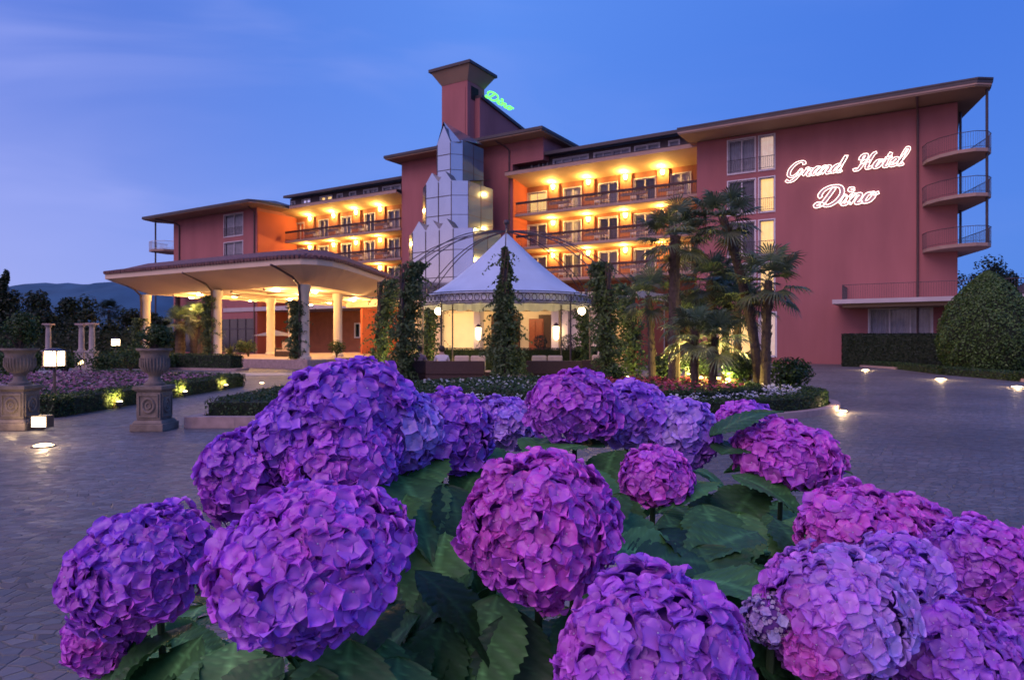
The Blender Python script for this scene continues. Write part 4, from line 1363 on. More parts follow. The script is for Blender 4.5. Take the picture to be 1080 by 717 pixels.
def person(loc, rz, pose, label, top):
    o = thing('person', loc, label, 'person', rz)
    # x right, y forward (facing), z up; pelvis first
    if pose == 'sit':
        J = [(0, 0, .55), (0, -.03, .78), (0, -.04, 1.0), (0, -.02, 1.10), (0, .0, 1.20), (0, .02, 1.30),
             (-.11, .05, .53), (-.13, .42, .53), (-.13, .44, .10), (-.13, .56, .05), (.11, .05, .53), (.13, .42, .53), (.13, .44, .10), (.13, .56, .05),
             (-.19, -.04, 1.0), (-.26, .02, .76), (-.20, .26, .68), (-.17, .34, .66), (.19, -.04, 1.0), (.26, .02, .76), (.20, .26, .68), (.17, .34, .66)]
    else:
        J = [(0, 0, .95), (0, -.01, 1.15), (0, -.02, 1.38), (0, -.01, 1.47), (0, .01, 1.56), (0, .02, 1.66),
             (-.10, 0, .90), (-.11, .02, .50), (-.11, -.02, .10), (-.11, .12, .05), (.10, 0, .90), (.12, .04, .50), (.12, .05, .10), (.12, .18, .05),
             (-.18, -.02, 1.38), (-.23, .0, 1.12), (-.22, .10, .90), (-.22, .14, .82), (.18, -.02, 1.38), (.23, .0, 1.12), (.20, .16, .95), (.18, .22, .92)]
    B = [(0, 1), (1, 2), (2, 3), (3, 4), (4, 5), (0, 6), (6, 7), (7, 8), (8, 9), (0, 10), (10, 11), (11, 12), (12, 13), (2, 14), (14, 15), (15, 16), (16, 17), (2, 18), (18, 19), (19, 20), (20, 21)]
    Rr = [.15, .13, .15, .055, .095, .085, .09, .065, .045, .04, .09, .065, .045, .04, .06, .045, .035, .04, .06, .045, .035, .04]
    skin_body('body', J, B, Rr, M['skin'], o)
    Z = J[2][2]
    # shirt: torso and upper arms a little larger than the body
    Jt = [J[0], J[1], J[2], (J[3][0], J[3][1], J[3][2] - .05), J[14], J[15], J[18], J[19]]
    skin_body('top', Jt, [(0, 1), (1, 2), (2, 3), (2, 4), (4, 5), (2, 6), (6, 7)], [.17, .155, .172, .075, .075, .06, .075, .06], top, o)
    h = J[4]; hh = J[5]
    m = MB(); m.ball((0, hh[1] - .035, hh[2] - .03), .115, 14, sc=(1, 1.05, 1.05)); hr = m.build('hair', M['hair'], o, smooth=True)
    if pose == 'sit':
        Jl = [J[0], J[6], J[7], J[8], J[10], J[11], J[12]]
        skin_body('trousers', Jl, [(0, 1), (1, 2), (2, 3), (0, 4), (4, 5), (5, 6)], [.165, .105, .08, .06, .105, .08, .06], M['wicker'], o)
    else:
        m = MB(); m.lathe([(.17, 1.05), (.20, .9), (.26, .55), (.30, .35)], n=18); m.build('skirt', top, o, smooth=True)
    return o


person((-2.45, 23.85, .02), 0.1, 'sit', 'person in a white shirt sitting on the long wicker sofa, seen from behind', M['whitecloth'])
person((-3.3, 24.45, .02), -.3, 'sit', 'person in a mauve top sitting in the left wicker armchair', M['mauvecloth'])

# ------------------------------------------------------------------ planting helpers
def palm(x, y, h, label, lean=(0, 0), fronds=30, fl=.62, r0=.15, z0=.3, pet=.55, seed=1, pair=GREEN['palm']):
    rng = np.random.default_rng(seed)
    o = thing('palm_tree', (x, y, z0), label, 'palm tree')
    top = Vector((lean[0], lean[1], h))
    m = MB(); pts = []; rs = []
    K = 16
    for i in range(K + 1):
        k = i / K
        pts.append((lean[0] * k ** 1.6, lean[1] * k ** 1.6, h * k)); rs.append(r0 * (1.12 - .25 * k) * (1 + .10 * (i % 2)))
    m.tube(pts, rs, 10)
    # stubs of old leaf bases
    for i in range(int(h * 26)):
        k = rng.uniform(.15, .99); a = rng.uniform(0, 2 * PI)
        c = Vector((lean[0] * k ** 1.6, lean[1] * k ** 1.6, h * k)); d = Vector((math.cos(a), math.sin(a), .9))
        m.tube([c + Vector((math.cos(a), math.sin(a), 0)) * r0 * .8, c + d * (r0 * 1.35)], [.028, .010], 4)
    m.build('trunk', M['bark'], o)
    V = []; Fc = []; Cc = []

    def quad(a, b, c, d, col):
        n0 = len(V); V.extend([a, b, c, d]); Fc.append((n0, n0 + 1, n0 + 2, n0 + 3)); Cc.extend([col] * 4)
    for f in range(fronds):
        az = f * 2.39996 + rng.uniform(-.3, .3)
        el = R(70) - (f / fronds) ** 1.1 * R(118) + rng.uniform(-.12, .12)
        d = Vector((math.cos(az) * math.cos(el), math.sin(az) * math.cos(el), math.sin(el)))
        side = Vector((-math.sin(az), math.cos(az), 0))
        up = side.cross(d) * -1
        if up.z < 0 and el > -.2: up = -up
        pl = pet * rng.uniform(.8, 1.2)
        base = top + Vector((0, 0, -.12 * (f / fronds)))
        mid = base + d * pl * .5 + up * .03; tip = base + d * pl - Vector((0, 0, .06 * pl))
        age = f / fronds
        col = tints(1, pair, rng)[0] * (1.15 - .45 * age) * np.array([1.0 + .35 * age, 1, 1 - .1 * age])
        for a, b in ((base, mid), (mid, tip)):
            quad(a - side * .014, a + side * .014, b + side * .010, b - side * .010, col * .8)
        ns = 26
        Lf = fl * rng.uniform(.85, 1.12)
        for i in range(ns):
            th = R(-118) + R(236) * i / (ns - 1)
            q = d * math.cos(th) + side * math.sin(th)
            perp = -d * math.sin(th) + side * math.cos(th)
            L_ = Lf * (.72 + .28 * math.cos(th * .75)) * rng.uniform(.92, 1.06)
            fold = up * .012 * (1 if i % 2 else -1)
            p1 = tip + q * L_ * .62 + up * .05 * L_; w0, w1 = .005, .021 * Lf / .6
            droop = rng.uniform(.12, .34)
            p2 = tip + q * L_ * .92 - Vector((0, 0, droop * L_ * .5))
            p3 = tip + q * L_ * 1.05 - Vector((0, 0, droop * L_ * 1.05))
            cc = col * rng.uniform(.82, 1.18)
            quad(tip - perp * w0, tip + perp * w0, p1 + perp * w1 + fold, p1 - perp * w1 - fold, cc)
            quad(p1 - perp * w1 - fold, p1 + perp * w1 + fold, p2 + perp * w1 * .55, p2 - perp * w1 * .55, cc)
            quad(p2 - perp * w1 * .55, p2 + perp * w1 * .55, p3 + perp * .002, p3 - perp * .002, cc * 1.1)
    np_mesh('crown', np.array([tuple(v) for v in V]), np.array(Fc), M['palmleaf'], o, np.array(Cc))
    return o


def shrub(name, loc, rx, ry, h, n, leaf, pair, label, cat='shrub', group=None, lobes=9, seed=0, z0=0.0):
    rng = np.random.default_rng(seed + 100)
    o = thing(name, loc, label, cat, group=group)
    Ps = []; Ns = []
    m = MB()
    for i in range(lobes):
        a = rng.uniform(0, 2 * PI); k = math.sqrt(rng.random()) * .6
        c = np.array([rx * k * math.cos(a), ry * k * math.sin(a), z0 + h * rng.uniform(.35, .68)])
        rr = np.array([rx * rng.uniform(.38, .55), ry * rng.uniform(.38, .55), h * rng.uniform(.28, .36)])
        q = rng.normal(0, 1, (n // lobes, 3)); q /= np.linalg.norm(q, axis=1, keepdims=True)
        P = c + q * rr * rng.uniform(.55, 1.05, (len(q), 1))
        P[:, 2] = np.maximum(P[:, 2], z0 + .02)
        Ps.append(P); Ns.append(q + np.array([0, 0, .25]))
        m.tube([(0, 0, z0), tuple(c * np.array([.5, .5, .7])), tuple(c)], [.03, .02, .01], 5)
    m.build('stems', M['bark'], o)
    leaf_cloud(np.concatenate(Ps), np.concatenate(Ns), leaf, pair, 'foliage', M['treeleaf'], o, rng=rng)
    return o


def tree(x, y, h, cr, label, seed, shape='round', pair=GREEN['dark'], leaf=.34, n=2600, group='trees beyond the garden', name='broadleaf_tree'):
    rng = np.random.default_rng(seed)
    o = thing(name, (x, y, 0), label, 'tree', group=group)
    m = MB()
    m.tube([(0, 0, 0), (.05 * h * rng.normal(0, .3), 0, h * .35), (0, .02 * h, h * .8)], [h * .028, h * .020, h * .006], 8)
    Ps = []; Ns = []
    if shape == 'cone':
        lob = [(np.array([rng.normal(0, cr * .16), rng.normal(0, cr * .16), h * z]), np.array([cr * (1.08 - z) * rng.uniform(.8, 1.1)] * 2 + [h * .10])) for z in np.linspace(.10, .97, 16)]
    else:
        lob = []
        for i in range(15):
            a = rng.uniform(0, 2 * PI); k = math.sqrt(rng.random()) * .78
            z = rng.uniform(.32, .9)
            lim = math.sqrt(max(.05, 1 - ((z - .58) / .48) ** 2))
            c = np.array([cr * k * lim * math.cos(a), cr * k * lim * math.sin(a), h * z]); s_ = cr * rng.uniform(.26, .46)
            lob.append((c, np.array([s_, s_, s_ * .8])))
            m.tube([(0, 0, h * z * .55), tuple(c * np.array([.6, .6, .92])), tuple(c)], [h * .010, h * .006, h * .002], 5)
    for c, s_ in lob:
        k = n // len(lob)
        q = rng.normal(0, 1, (k, 3)); q /= np.linalg.norm(q, axis=1, keepdims=True)
        Ps.append(c + q * s_ * (rng.random((k, 1)) ** .45) * rng.uniform(.8, 1.12, (k, 1))); Ns.append(q + np.array([0, 0, .4]))
    m.build('trunk', M['bark'], o)
    leaf_cloud(np.concatenate(Ps), np.concatenate(Ns), leaf, pair, 'crown', M['treeleaf'], o, rng=rng)
    return o


def flower_scatter(name, P, size, colors, label=None, green=.45, spread=.05):
    """countless small bedding flowers with their leaves"""
    n = len(P)
    Nn = np.tile([0, -.15, 1.0], (n, 1))
    ci = RNG.integers(0, len(colors), n)
    c = np.array(colors)[ci] * RNG.uniform(.7, 1.2, (n, 1))
    gmask = RNG.random(n) < green
    c[gmask] = tints(int(gmask.sum()), GREEN['box'])
    P = P.copy(); P[gmask, 2] -= spread
    o = leaf_cloud(P, Nn, size, None, name, M['bedflower'], None, jit=.35, aspect=.95, cols=c)
    return tag(o, kind='stuff')


# ------------------------------------------------------------------ round bed with palms
BC = Vector((1.75, 17.2)); BA, BB = 6.15, 4.55


def ell(k, n=72, dz=0): return [(BC.x + BA * k * math.cos(a), BC.y + BB * k * math.sin(a)) for a in np.linspace(0, 2 * PI, n + 1)[:-1]]


def ring_pts(k0, k1, n, z0, z1):
    a = RNG.uniform(0, 2 * PI, n); k = np.sqrt(RNG.uniform(k0 ** 2, k1 ** 2, n))
    return np.stack([BC.x + BA * k * np.cos(a), BC.y + BB * k * np.sin(a), RNG.uniform(z0, z1, n)], 1), a


m = MB()
o1, o2 = ell(1.0, 96), ell(.965, 96); n = 96
m.add([(x, y, 0) for x, y in o1] + [(x, y, .125) for x, y in o1] + [(x, y, .13) for x, y in o2] + [(x, y, .0) for x, y in o2],
      [(r * n + i, r * n + (i + 1) % n, (r + 1) * n + (i + 1) % n, (r + 1) * n + i) for r in range(3) for i in range(n)])
tag(m.build('kerb', M['pinkstone']), kind='structure')
m = MB(); rr_ = [.96, .8, .6, .3, .02]; zz_ = [.07, .22, .34, .42, .46]
m.add([(BC.x + (x - BC.x) * 1, BC.y + (y - BC.y) * 1, z) for k, z in zip(rr_, zz_) for x, y in ell(k, 96)],
      [(r * 96 + i, r * 96 + (i + 1) % 96, (r + 1) * 96 + (i + 1) % 96, (r + 1) * 96 + i) for r in range(4) for i in range(96)])
tag(m.build('flower_bed', M['soil'], smooth=True), kind='structure')


def ring_hedge(k0, k1, z0, z1, label, dens, leaf):
    o = thing('clipped_hedge', (BC.x, BC.y, 0), label, 'hedge')
    a_, b_ = ell(k1 - .006, 96), ell(k0 + .006, 96); n = 96
    mm = MB()
    loc = lambda p: (p[0] - BC.x, p[1] - BC.y)
    mm.add([(*loc(p), z0) for p in a_] + [(*loc(p), z1 - .04) for p in a_] + [(*loc(p), z1 - .04) for p in b_] + [(*loc(p), z0) for p in b_],
           [(r * n + i, r * n + (i + 1) % n, (r + 1) * n + (i + 1) % n, (r + 1) * n + i) for r in range(3) for i in range(n)])
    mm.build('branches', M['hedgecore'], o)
    per = 2 * PI * math.sqrt((BA ** 2 + BB ** 2) / 2)
    nt = int(per * (k1 - k0) * 5.3 * dens); P1, a1 = ring_pts(k0, k1, nt, z1 - .05, z1 + .025)
    N1 = np.tile([0, 0, 1.0], (nt, 1))
    ns = int(per * (z1 - z0) * dens)
    P2, a2 = ring_pts(k1 - .006, k1 + .003, ns, z0 + .01, z1); N2 = np.stack([np.cos(a2), np.sin(a2), np.zeros(ns)], 1)
    P3, a3 = ring_pts(k0 - .003, k0 + .006, ns, z0 + .01, z1); N3 = -np.stack([np.cos(a3), np.sin(a3), np.zeros(ns)], 1)
    P = np.concatenate([P1, P2, P3]) - np.array([BC.x, BC.y, 0])
    leaf_cloud(P, np.concatenate([N1, N2, N3]), leaf, GREEN['box'], 'foliage', M['hedgeleaf'], o)


ring_hedge(.87, .955, .06, .40, 'low clipped box hedge ringing the round palm bed, outermost', 700, .05)
ring_hedge(.66, .71, .20, .50, 'inner box hedge ring round the palms, inside the white flowers', 600, .05)
P, _ = ring_pts(.72, .86, 5200, .30, .47)
flower_scatter('white_flowers', P, .075, [(.62, .62, .66), (.70, .68, .70), (.50, .52, .60)], green=.62, spread=.07)
P, _ = ring_pts(.05, .65, 6500, .40, .60)
PL = P[P[:, 0] < 1.9]; P = P[P[:, 0] >= 1.9]
flower_scatter('white_flowers', PL, .085, [(.50, .52, .52), (.40, .42, .36)], green=.90, spread=.04)
flower_scatter('red_flowers', P, .085, [(.38, .05, .09), (.45, .10, .16), (.30, .04, .07)], green=.60, spread=.06)
PALMS = [(711, 18.4, 4.05, (.05, .1), 26, .58, .14, .62, 'tall palm with thick straight trunk, left of the round bed'),
         (800, 18.2, 4.50, (-.92, .1), 26, .54, .115, .54, 'tallest palm, leaning left from the right side of the round bed'),
         (807, 17.6, 2.75, (.05, -.1), 20, .56, .11, .56, 'shorter palm with drooping fans in front of the lit windows'),
         (733, 17.0, 1.45, (0, 0), 18, .50, .09, .45, 'small pale palm at the front left of the round bed'),
         (752, 16.8, 1.30, (.05, 0), 16, .50, .09, .45, 'small palm in the middle of the round bed'),
         (752, 19.8, 2.95, (-.1, 0), 22, .58, .11, .60, 'medium palm behind the two small palms'),
         (688, 19.6, 2.5, (-.1, 0), 16, .52, .09, .52, 'medium palm behind the thick straight palm trunk, beside the climbers'),
         (726, 20.6, 2.0, (0, 0), 20, .55, .10, .52, 'low palm behind the gap between the thick palm and the small ones'),
         (764, 20.8, 2.5, (.1, 0), 22, .58, .10, .55, 'rearmost palm of the round bed, behind the medium palm'),
         (778, 19.4, 2.2, (0, 0), 18, .55, .10, .50, 'low bushy palm behind the leaning palm trunk')]
for i, (px, Y, h, ln, nf, fl, r0, pt, lb_) in enumerate(PALMS):
    p = wpt(px, 400, Y)
    palm(p.x, p.y, h, lb_, ln, nf, fl, r0, .36, pt, 20 + i)
for px, Y, rx, h, lb_, sd in ((828, 18.6, .85, .85, 'dark rounded shrub at the right end of the round bed', 1), (776, 18.0, .50, 1.0, 'feathery dark shrub between the palm trunks', 2),
                              (700, 20.0, .6, 1.0, 'bushy green shrub behind the thick palm trunk', 14), (742, 19.9, .7, 1.1, 'bushy green shrub behind the two small palms, lit from below', 15), (790, 20.2, .7, 1.0, 'bushy green shrub behind the leaning palm trunk', 16),
                              (640, 19.2, .7, .55, 'low white-flecked shrub at the left of the round bed', 3)):
    p = wpt(px, 400, Y)
    shrub('garden_shrub', (p.x, p.y, .30), rx, rx * .9, h, 1500, .11, GREEN['vine'] if sd > 13 else GREEN['box'], lb_, seed=sd)
for px, py, w, lb_ in ((727, 397, 143, 'spotlight at the foot of the thick palm trunk'), (739, 401, 110, 'spotlight between the two small palms'), (757, 402, 110, 'spotlight in front of the small middle palm'),
                       (768, 403, 143, 'spotlight in the red flowers near the leaning palm')):
    p = gpt(px, py + 3, .42); p.z = .40
    spotlight(p, lb_, w)


# ------------------------------------------------------------------ stone urns on pedestals
def urn(x, y, label, plant_h, plant_label, cone):
    o = thing('stone_urn', (x, y, 0), label, 'urn', group='stone urns at the garden entrance')
    m = MB()
    def sq(w, z0, z1, w1=None):
        w1 = (w1 or w) * .72; w = w * .72
        m.prism([(-w, -w), (w, -w), (w, w), (-w, w)], z0, z1, top=[(-w1, -w1), (w1, -w1), (w1, w1), (-w1, w1)])
    sq(.40, 0, .13); sq(.37, .132, .19, .32); sq(.29, .192, .68); sq(.31, .682, .71, .34); sq(.355, .712, .78)
    m.build('pedestal', M['stone'], o, bevel=.012)
    for a in range(4):
        q = MB()
        rot = Matrix.Rotation(a * PI / 2, 3, 'Z')
        def rb(x0, x1, z0, z1, d):
            x0 *= .72; x1 *= .72; f0 = -.2098
            c = [rot @ Vector(v) for v in ((x0, f0, z0), (x1, f0, z0), (x1, f0, z1), (x0, f0, z1), (x0, f0 - d, z0), (x1, f0 - d, z0), (x1, f0 - d, z1), (x0, f0 - d, z1))]
            q.add(c, [(4, 5, 6, 7), (0, 1, 5, 4), (1, 2, 6, 5), (2, 3, 7, 6), (3, 0, 4, 7)])
        rb(-.24, .24, .24, .27, .018); rb(-.24, .24, .61, .64, .018); rb(-.24, -.21, .272, .608, .018); rb(.21, .24, .272, .608, .018)
        # a carved wreath in the panel
        q.tube([rot @ Vector((.10 * math.cos(t), -.214, .44 + .12 * math.sin(t))) for t in np.linspace(0, 2 * PI, 17)[:-1]], .022, 6, closed=True)
        q.tube([rot @ Vector((.045 * math.cos(t), -.214, .44 + .05 * math.sin(t))) for t in np.linspace(0, 2 * PI, 11)[:-1]], .016, 5, closed=True)
        q.build('carved_panel', M['stone'], o)
    b = MB()
    b.lathe([(.20, .782), (.20, .82), (.13, .86), (.105, .93), (.13, .98), (.20, 1.02), (.25, 1.09), (.265, 1.20), (.255, 1.30), (.275, 1.36), (.335, 1.395), (.34, 1.43), (.29, 1.43), (.27, 1.38)], n=28)
    b.v = [(q[0] * .86, q[1] * .86, q[2]) for q in b.v]
    b.build('bowl', M['stone'], o, smooth=True)
    gd = MB()
    for k in range(28):
        a = 2 * PI * k / 28
        gd.tube([(.20 * math.cos(a), .20 * math.sin(a), 1.02), (.268 * math.cos(a), .268 * math.sin(a), 1.12), (.268 * math.cos(a), .268 * math.sin(a), 1.26)], [.012, .02, .012], 5)
    gd.v = [(q[0] * .86, q[1] * .86, q[2]) for q in gd.v]
    gd.build('gadroons', M['stone'], o, smooth=True)
    shrub('urn_plant', (x, y, 1.38), .36 if cone else .34, .36, plant_h, 1500, .06, GREEN['box'], plant_label, 'plant', seed=5, lobes=11)
    return o


urn(-6.28, 12.0, 'weathered stone urn on a carved pedestal beside the pink granite kerb', .48, 'low green plant growing in the urn beside the pink granite kerb', False)
urn(-8.72, 12.1, 'weathered stone urn on a carved pedestal at the left edge, lit by a floodlight', .72, 'taller mounded green plant growing in the leftmost urn', True)

# left-hand garden
m = MB(); m.prism([(-18.5, 14.6), (-9.4, 13.9), (-9.5, 23.4), (-17, 27.2)], -.05, .06); tag(m.build('flower_bed', M['soil']), kind='structure')
hedge_run('clipped_hedge', [(-18.5, 15.2), (-9.45, 14.1), (-9.5, 23.4), (-16.5, 27.0)], .5, 0, .42, 'low clipped hedge round the purple flower bed on the left', .055, 520)
P = np.stack([RNG.uniform(-17.5, -9.9, 9000), RNG.uniform(15.2, 26.5, 9000), RNG.uniform(.30, .46, 9000)], 1)
P = P[P[:, 1] < 23.2 + (-9.9 - P[:, 0]) * .5]
flower_scatter('purple_flowers', P, .10, [(.30, .13, .20), (.36, .19, .25), (.24, .09, .17), (.40, .27, .30)], green=.45)
m = MB(); m.box(-5.86, -1.6, 12.2, 12.42, 0, .20); m.box(-5.86, -5.66, 12.422, 16.7, 0, .20)
for k in range(5): m.box(-5.86 + k * .9, -5.855 + k * .9, 12.195, 12.2, 0.0, .2)
tag(m.build('kerb', M['pinkstone'], bevel=.01), kind='structure')
hedge_run('clipped_hedge', [(-2.0, 14.6), (-5.32, 14.6)], 4.1, 0, .47, 'broad low clipped box bed behind the pink granite kerb', .055, 480)
for px, py, w, lb_ in ((138, 431, 42, 'spotlight shining on the hedge just left of the right-hand urn'), (195, 419, 42, 'spotlight shining on the hedge just right of the urn'), (239, 411.5, 42, 'spotlight at the far corner of the left hedge')):
    p = gpt(px, py)
    if p.x < -9.14: p.x = -9.14 + .0
    p.x = -9.02 - (p.y - 14) * .008
    spotlight(p, lb_, w * 1.6, (-.95, .25, .25))
    shrub('hedge_tuft', (p.x - .22, p.y + .12, 0), .26, .26, .52, 420, .055, GREEN['yucca'], 'light green tuft lit yellow by the %s' % lb_.replace(' shining on the hedge', ''), seed=int(px))


def ground_light(px, py, label, power, w=.13):
    p = gpt(px, py)
    o = thing('ground_light', (p.x, p.y, .004), label, 'ground light', group='lights sunk in the paving')
    a = MB(); a.lathe([(w + .03, 0), (w + .03, .012), (w, .016)], n=18); a.build('rim', M['metal'], o)
    b = MB(); b.lathe([(w, .0165), (w * .6, .035), (.01, .04)], n=18); b.build('lens', M['whitelamp'], o, smooth=True)
    lamp('bulb', (0, 0, .16), power, WARM2, .05, o)


ground_light(46, 471, 'ground light in the open paving, front left', 14)
ground_light(276, 404.5, 'small ground light on the path between the hedges', 2, .09)
ground_light(913, 390.5, 'ground light by the hedge corner at the pink wall', 60, .20)
ground_light(992, 400.5, 'ground light in front of the big egg-shaped bush', 70, .20)
ground_light(1073, 408.5, 'ground light at the right edge of the forecourt', 45, .17)
ground_light(888, 434.5, 'ground light beside the kerb of the round palm bed', 22, .11)
# floodlight at the left urn
p = Vector((-8.22, 11.95, 0))
o = thing('floodlight', (p.x, p.y, 0), 'small bright floodlight standing beside the leftmost urn pedestal', 'floodlight')
a = MB(); a.box(-.14, .14, -.09, .09, .05, .26); a.box(-.02, .02, -.02, .02, 0, .05); a.build('housing', M['metal'], o)
b = MB(); b.box(-.12, .12, -.10, -.091, .07, .24); b.build('lens', M['whitelamp'], o)
lamp('bulb', (-.25, -.42, .25), 7, WARM2, .06, o)


def garden_lantern(px, py, Y, w, label, power, es=1):
    p = wpt(px, py, Y)
    o = thing('garden_lantern', (p.x, p.y, 0), label, 'lantern')
    m = MB(); m.tube([(0, 0, 0), (0, 0, p.z - w * .6)], .03, 8); m.lathe([(.12, 0), (.10, .04), (.03, .06)], n=12); m.build('pole', M['metal'], o)
    m = MB()
    for sx in (-1, 1):
        for sy in (-1, 1): m.box(sx * w / 2 - .014, sx * w / 2 + .014, sy * w / 2 - .014, sy * w / 2 + .014, p.z - w * .55, p.z + w * .55)
    m.box(-w / 2 - .03, w / 2 + .03, -w / 2 - .03, w / 2 + .03, p.z - w * .62, p.z - w * .551)
    m.prism([(-w * .6, -w * .6), (w * .6, -w * .6), (w * .6, w * .6), (-w * .6, w * .6)], p.z + w * .551, p.z + w * .80, top=[(-w * .2, -w * .2), (w * .2, -w * .2), (w * .2, w * .2), (-w * .2, w * .2)])
    for q in (-.17, .17):
        m.box(w * q - .006, w * q + .006, -w * .49, w * .49, p.z - w * .55, p.z + w * .55); m.box(-w * .49, w * .49, w * q - .006, w * q + .006, p.z - w * .55, p.z + w * .55)
    m.build('frame', M['metal'], o)
    m = MB(); m.box(-w * .47, w * .47, -w * .47, w * .47, p.z - w * .54, p.z + w * .54); m.build('panes', M['whitelamp'], o)
    lamp('bulb', (.0, -w * .85, p.z), power, WARM2, .12, o)
    return o


garden_lantern(57.5, 378, 14.6, .28, 'large square glowing lantern on a slim pole left of the urn', 26)
garden_lantern(122, 361, 36.0, .30, 'small square glowing lantern in the dark shrubs before the porch', 14)
garden_lantern(85, 382, 33.0, .18, 'smallest glowing lantern, near the pale stone columns', 8)

for px, Y, z0, z1, lb_ in ((97, 37.0, .62, 2.45, 'pale stone column on a pedestal, right of the pair'), (86, 38.0, .62, 2.45, 'pale stone column, left of the close pair'), (51, 40, .62, 2.5, 'pale stone column standing alone at the left')):
    p = wpt(px, 360, Y)
    o = thing('stone_column', (p.x, p.y, 0), lb_, 'column')
    m = MB(); m.box(-.32, .32, -.32, .32, 0, .1); m.box(-.24, .24, -.24, .24, .102, .95); m.box(-.28, .28, -.28, .28, .952, 1.03); m.build('pedestal', M['palestone'], o, bevel=.015)
    m = MB(); m.lathe([(.20, 1.032), (.20, 1.09), (.15, 1.13), (.145, 1.9), (.125, z1 - .14), (.16, z1 - .1), (.20, z1)], n=18); m.build('shaft', M['palestone'], o, smooth=True)
    m = MB(); m.box(-.24, .24, -.24, .24, z1 + .002, z1 + .10); m.build('capital', M['pinkstone'], o)

for px, Y, rx, h, lb_ in ((8, 26, 1.0, 1.5, 'dark shrub at the left edge behind the leftmost urn'), (34, 31, 1.2, 1.3, 'dark shrub behind the large lantern'), (70, 32, 1.1, 1.15, 'dark shrub in front of the lone stone column'),
                          (108, 33, 1.1, 1.2, 'dark shrub right of the pair of stone columns'), (138, 35, 1.3, 1.5, 'dark shrub behind the urn with the low plant'), (172, 37, 1.0, 1.2, 'dark shrub at the left end of the red kerb')):
    p = wpt(px, 400, Y)
    shrub('garden_shrub', (p.x, p.y, 0), rx, rx * .8, h, 1300, .13, GREEN['box'], lb_, seed=px)
# planting round the porch
hedge_run('clipped_hedge', [(-18.9, 38.2), (-15.0, 36.6)], .9, .12, .85, 'clipped hedge on a red kerb left of the porch plinth', .09, 220)
m = MB(); m.prism([(-19.6, 37.8), (-14.4, 35.6), (-14.2, 36.9), (-19.2, 39.2)], 0, .12); tag(m.build('kerb', M['pinkstone']), kind='structure')
hedge_run('clipped_hedge', [(-27, 41.0), (-20.5, 38.8)], .9, 0, .7, 'low dark hedge behind the stone columns and lanterns', .10, 200, pair=GREEN['dark'])


def porch_vine(s, t, z1, label, dx):
    p = F(s, t, .5)
    o = vine(p.x + dx, p.y - .1, z1, .40, .34, 1300, label, 1.0, (0, 0), GREEN['vine'])
    o['group'] = 'climbers on the porch columns'; o.location.z = .45
    return o


porch_vine(-39.0, 24.3, 2.6, 'climber on the leftmost porch column', -.35)
porch_vine(-31.02, 24.3, 3.9, 'climber on the middle front porch column', -.42)
porch_vine(-22.95, 24.3, 3.3, 'climber on the porch column nearest the tent', -.40)
for i, (px, Y, h, lb_) in enumerate(((190, 52, 3.0, 'palm behind the porch, left of two dark trunks'), (214, 50, 3.2, 'palm behind the porch, right of two dark trunks'), (205, 58, 3.6, 'palm furthest back under the porch'))):
    p = wpt(px, 370, Y); palm(p.x, p.y, h, lb_, (0, 0), 22, .8, .32, .1, .7, 40 + i)
p = wpt(200, 205, 78)
p = wpt(295 - 95, 272, 76.0)
q = F(-68.6, 3.6, 0)
palm(q.x, q.y, 8.3, 'palm crown rising behind the porch roof against the pink wall', (0, 0), 26, 1.0, .2, .0, .8, 61)


def yucca(loc, L_, n, label, seed):
    rng = np.random.default_rng(seed)
    o = thing('spiky_plant', loc, label, 'plant')
    V = []; Fc = []; C = []
    for i in range(n):
        az = rng.uniform(0, 2 * PI); el = rng.uniform(R(12), R(85)); l = L_ * rng.uniform(.7, 1.1)
        d = np.array([math.cos(az) * math.cos(el), math.sin(az) * math.cos(el), math.sin(el)]); s = np.array([-math.sin(az), math.cos(az), 0]) * .028
        p1 = d * l * .55; p2 = d * l - np.array([0, 0, l * .25 * math.cos(el)])
        k = len(V); V += [-s, s, p1 + s, p1 - s, p2]; Fc += [(k, k + 1, k + 2), (k, k + 2, k + 3), (k + 3, k + 2, k + 4)]
        C += [tints(1, GREEN['yucca'], rng)[0]] * 5
    np_mesh('leaves', np.array(V), np.array(Fc), M['palmleaf'], o, np.array(C))
    m = MB(); m.lathe([(.10, -.02), (.07, .08)], n=8); m.build('stem', M['bark'], o)
    return o


p = wpt(243, 372, 45); yucca((p.x, p.y, .54), 1.0, 90, 'spiky pale green plant on the porch plinth beside the column', 3)
p = wpt(262, 372, 46); shrub('porch_shrub', (p.x, p.y, .52), .95, .7, 1.2, 700, .14, GREEN['vine'], 'yellow-green shrub on the porch plinth right of the spiky plant', seed=9)
p = wpt(355, 366, 44); shrub('porch_shrub', (p.x, p.y, .52), .8, .7, 1.2, 900, .11, GREEN['box'], 'round clipped shrub under the porch by the rear column', seed=10)
p = wpt(304, 374, 46.5)
o = sofa(p.x, p.y, 1.9, PI * .8, 'pale cushioned outdoor sofa under the porch between the columns', (-.5, .1, .6)); o.location.z = .52
p = wpt(290, 360, 60)
o = thing('parasol', (p.x, p.y, 0), 'wide pale parasol on the terrace behind the porch columns', 'parasol')
m = MB(); m.prism([(2.0 * math.cos(a), 2.0 * math.sin(a)) for a in np.linspace(0, 2 * PI, 9)[:-1]], 2.02, 2.05); m.add([(2.0 * math.cos(a), 2.0 * math.sin(a), 2.051) for a in np.linspace(0, 2 * PI, 9)[:-1]] + [(0, 0, 2.55)], [(i, (i + 1) % 8, 8) for i in range(8)])
m.build('canopy', M['parasol'], o)
m = MB(); m.tube([(0, 0, 0), (0, 0, 2.6)], .035, 8); m.build('pole', M['metal'], o)

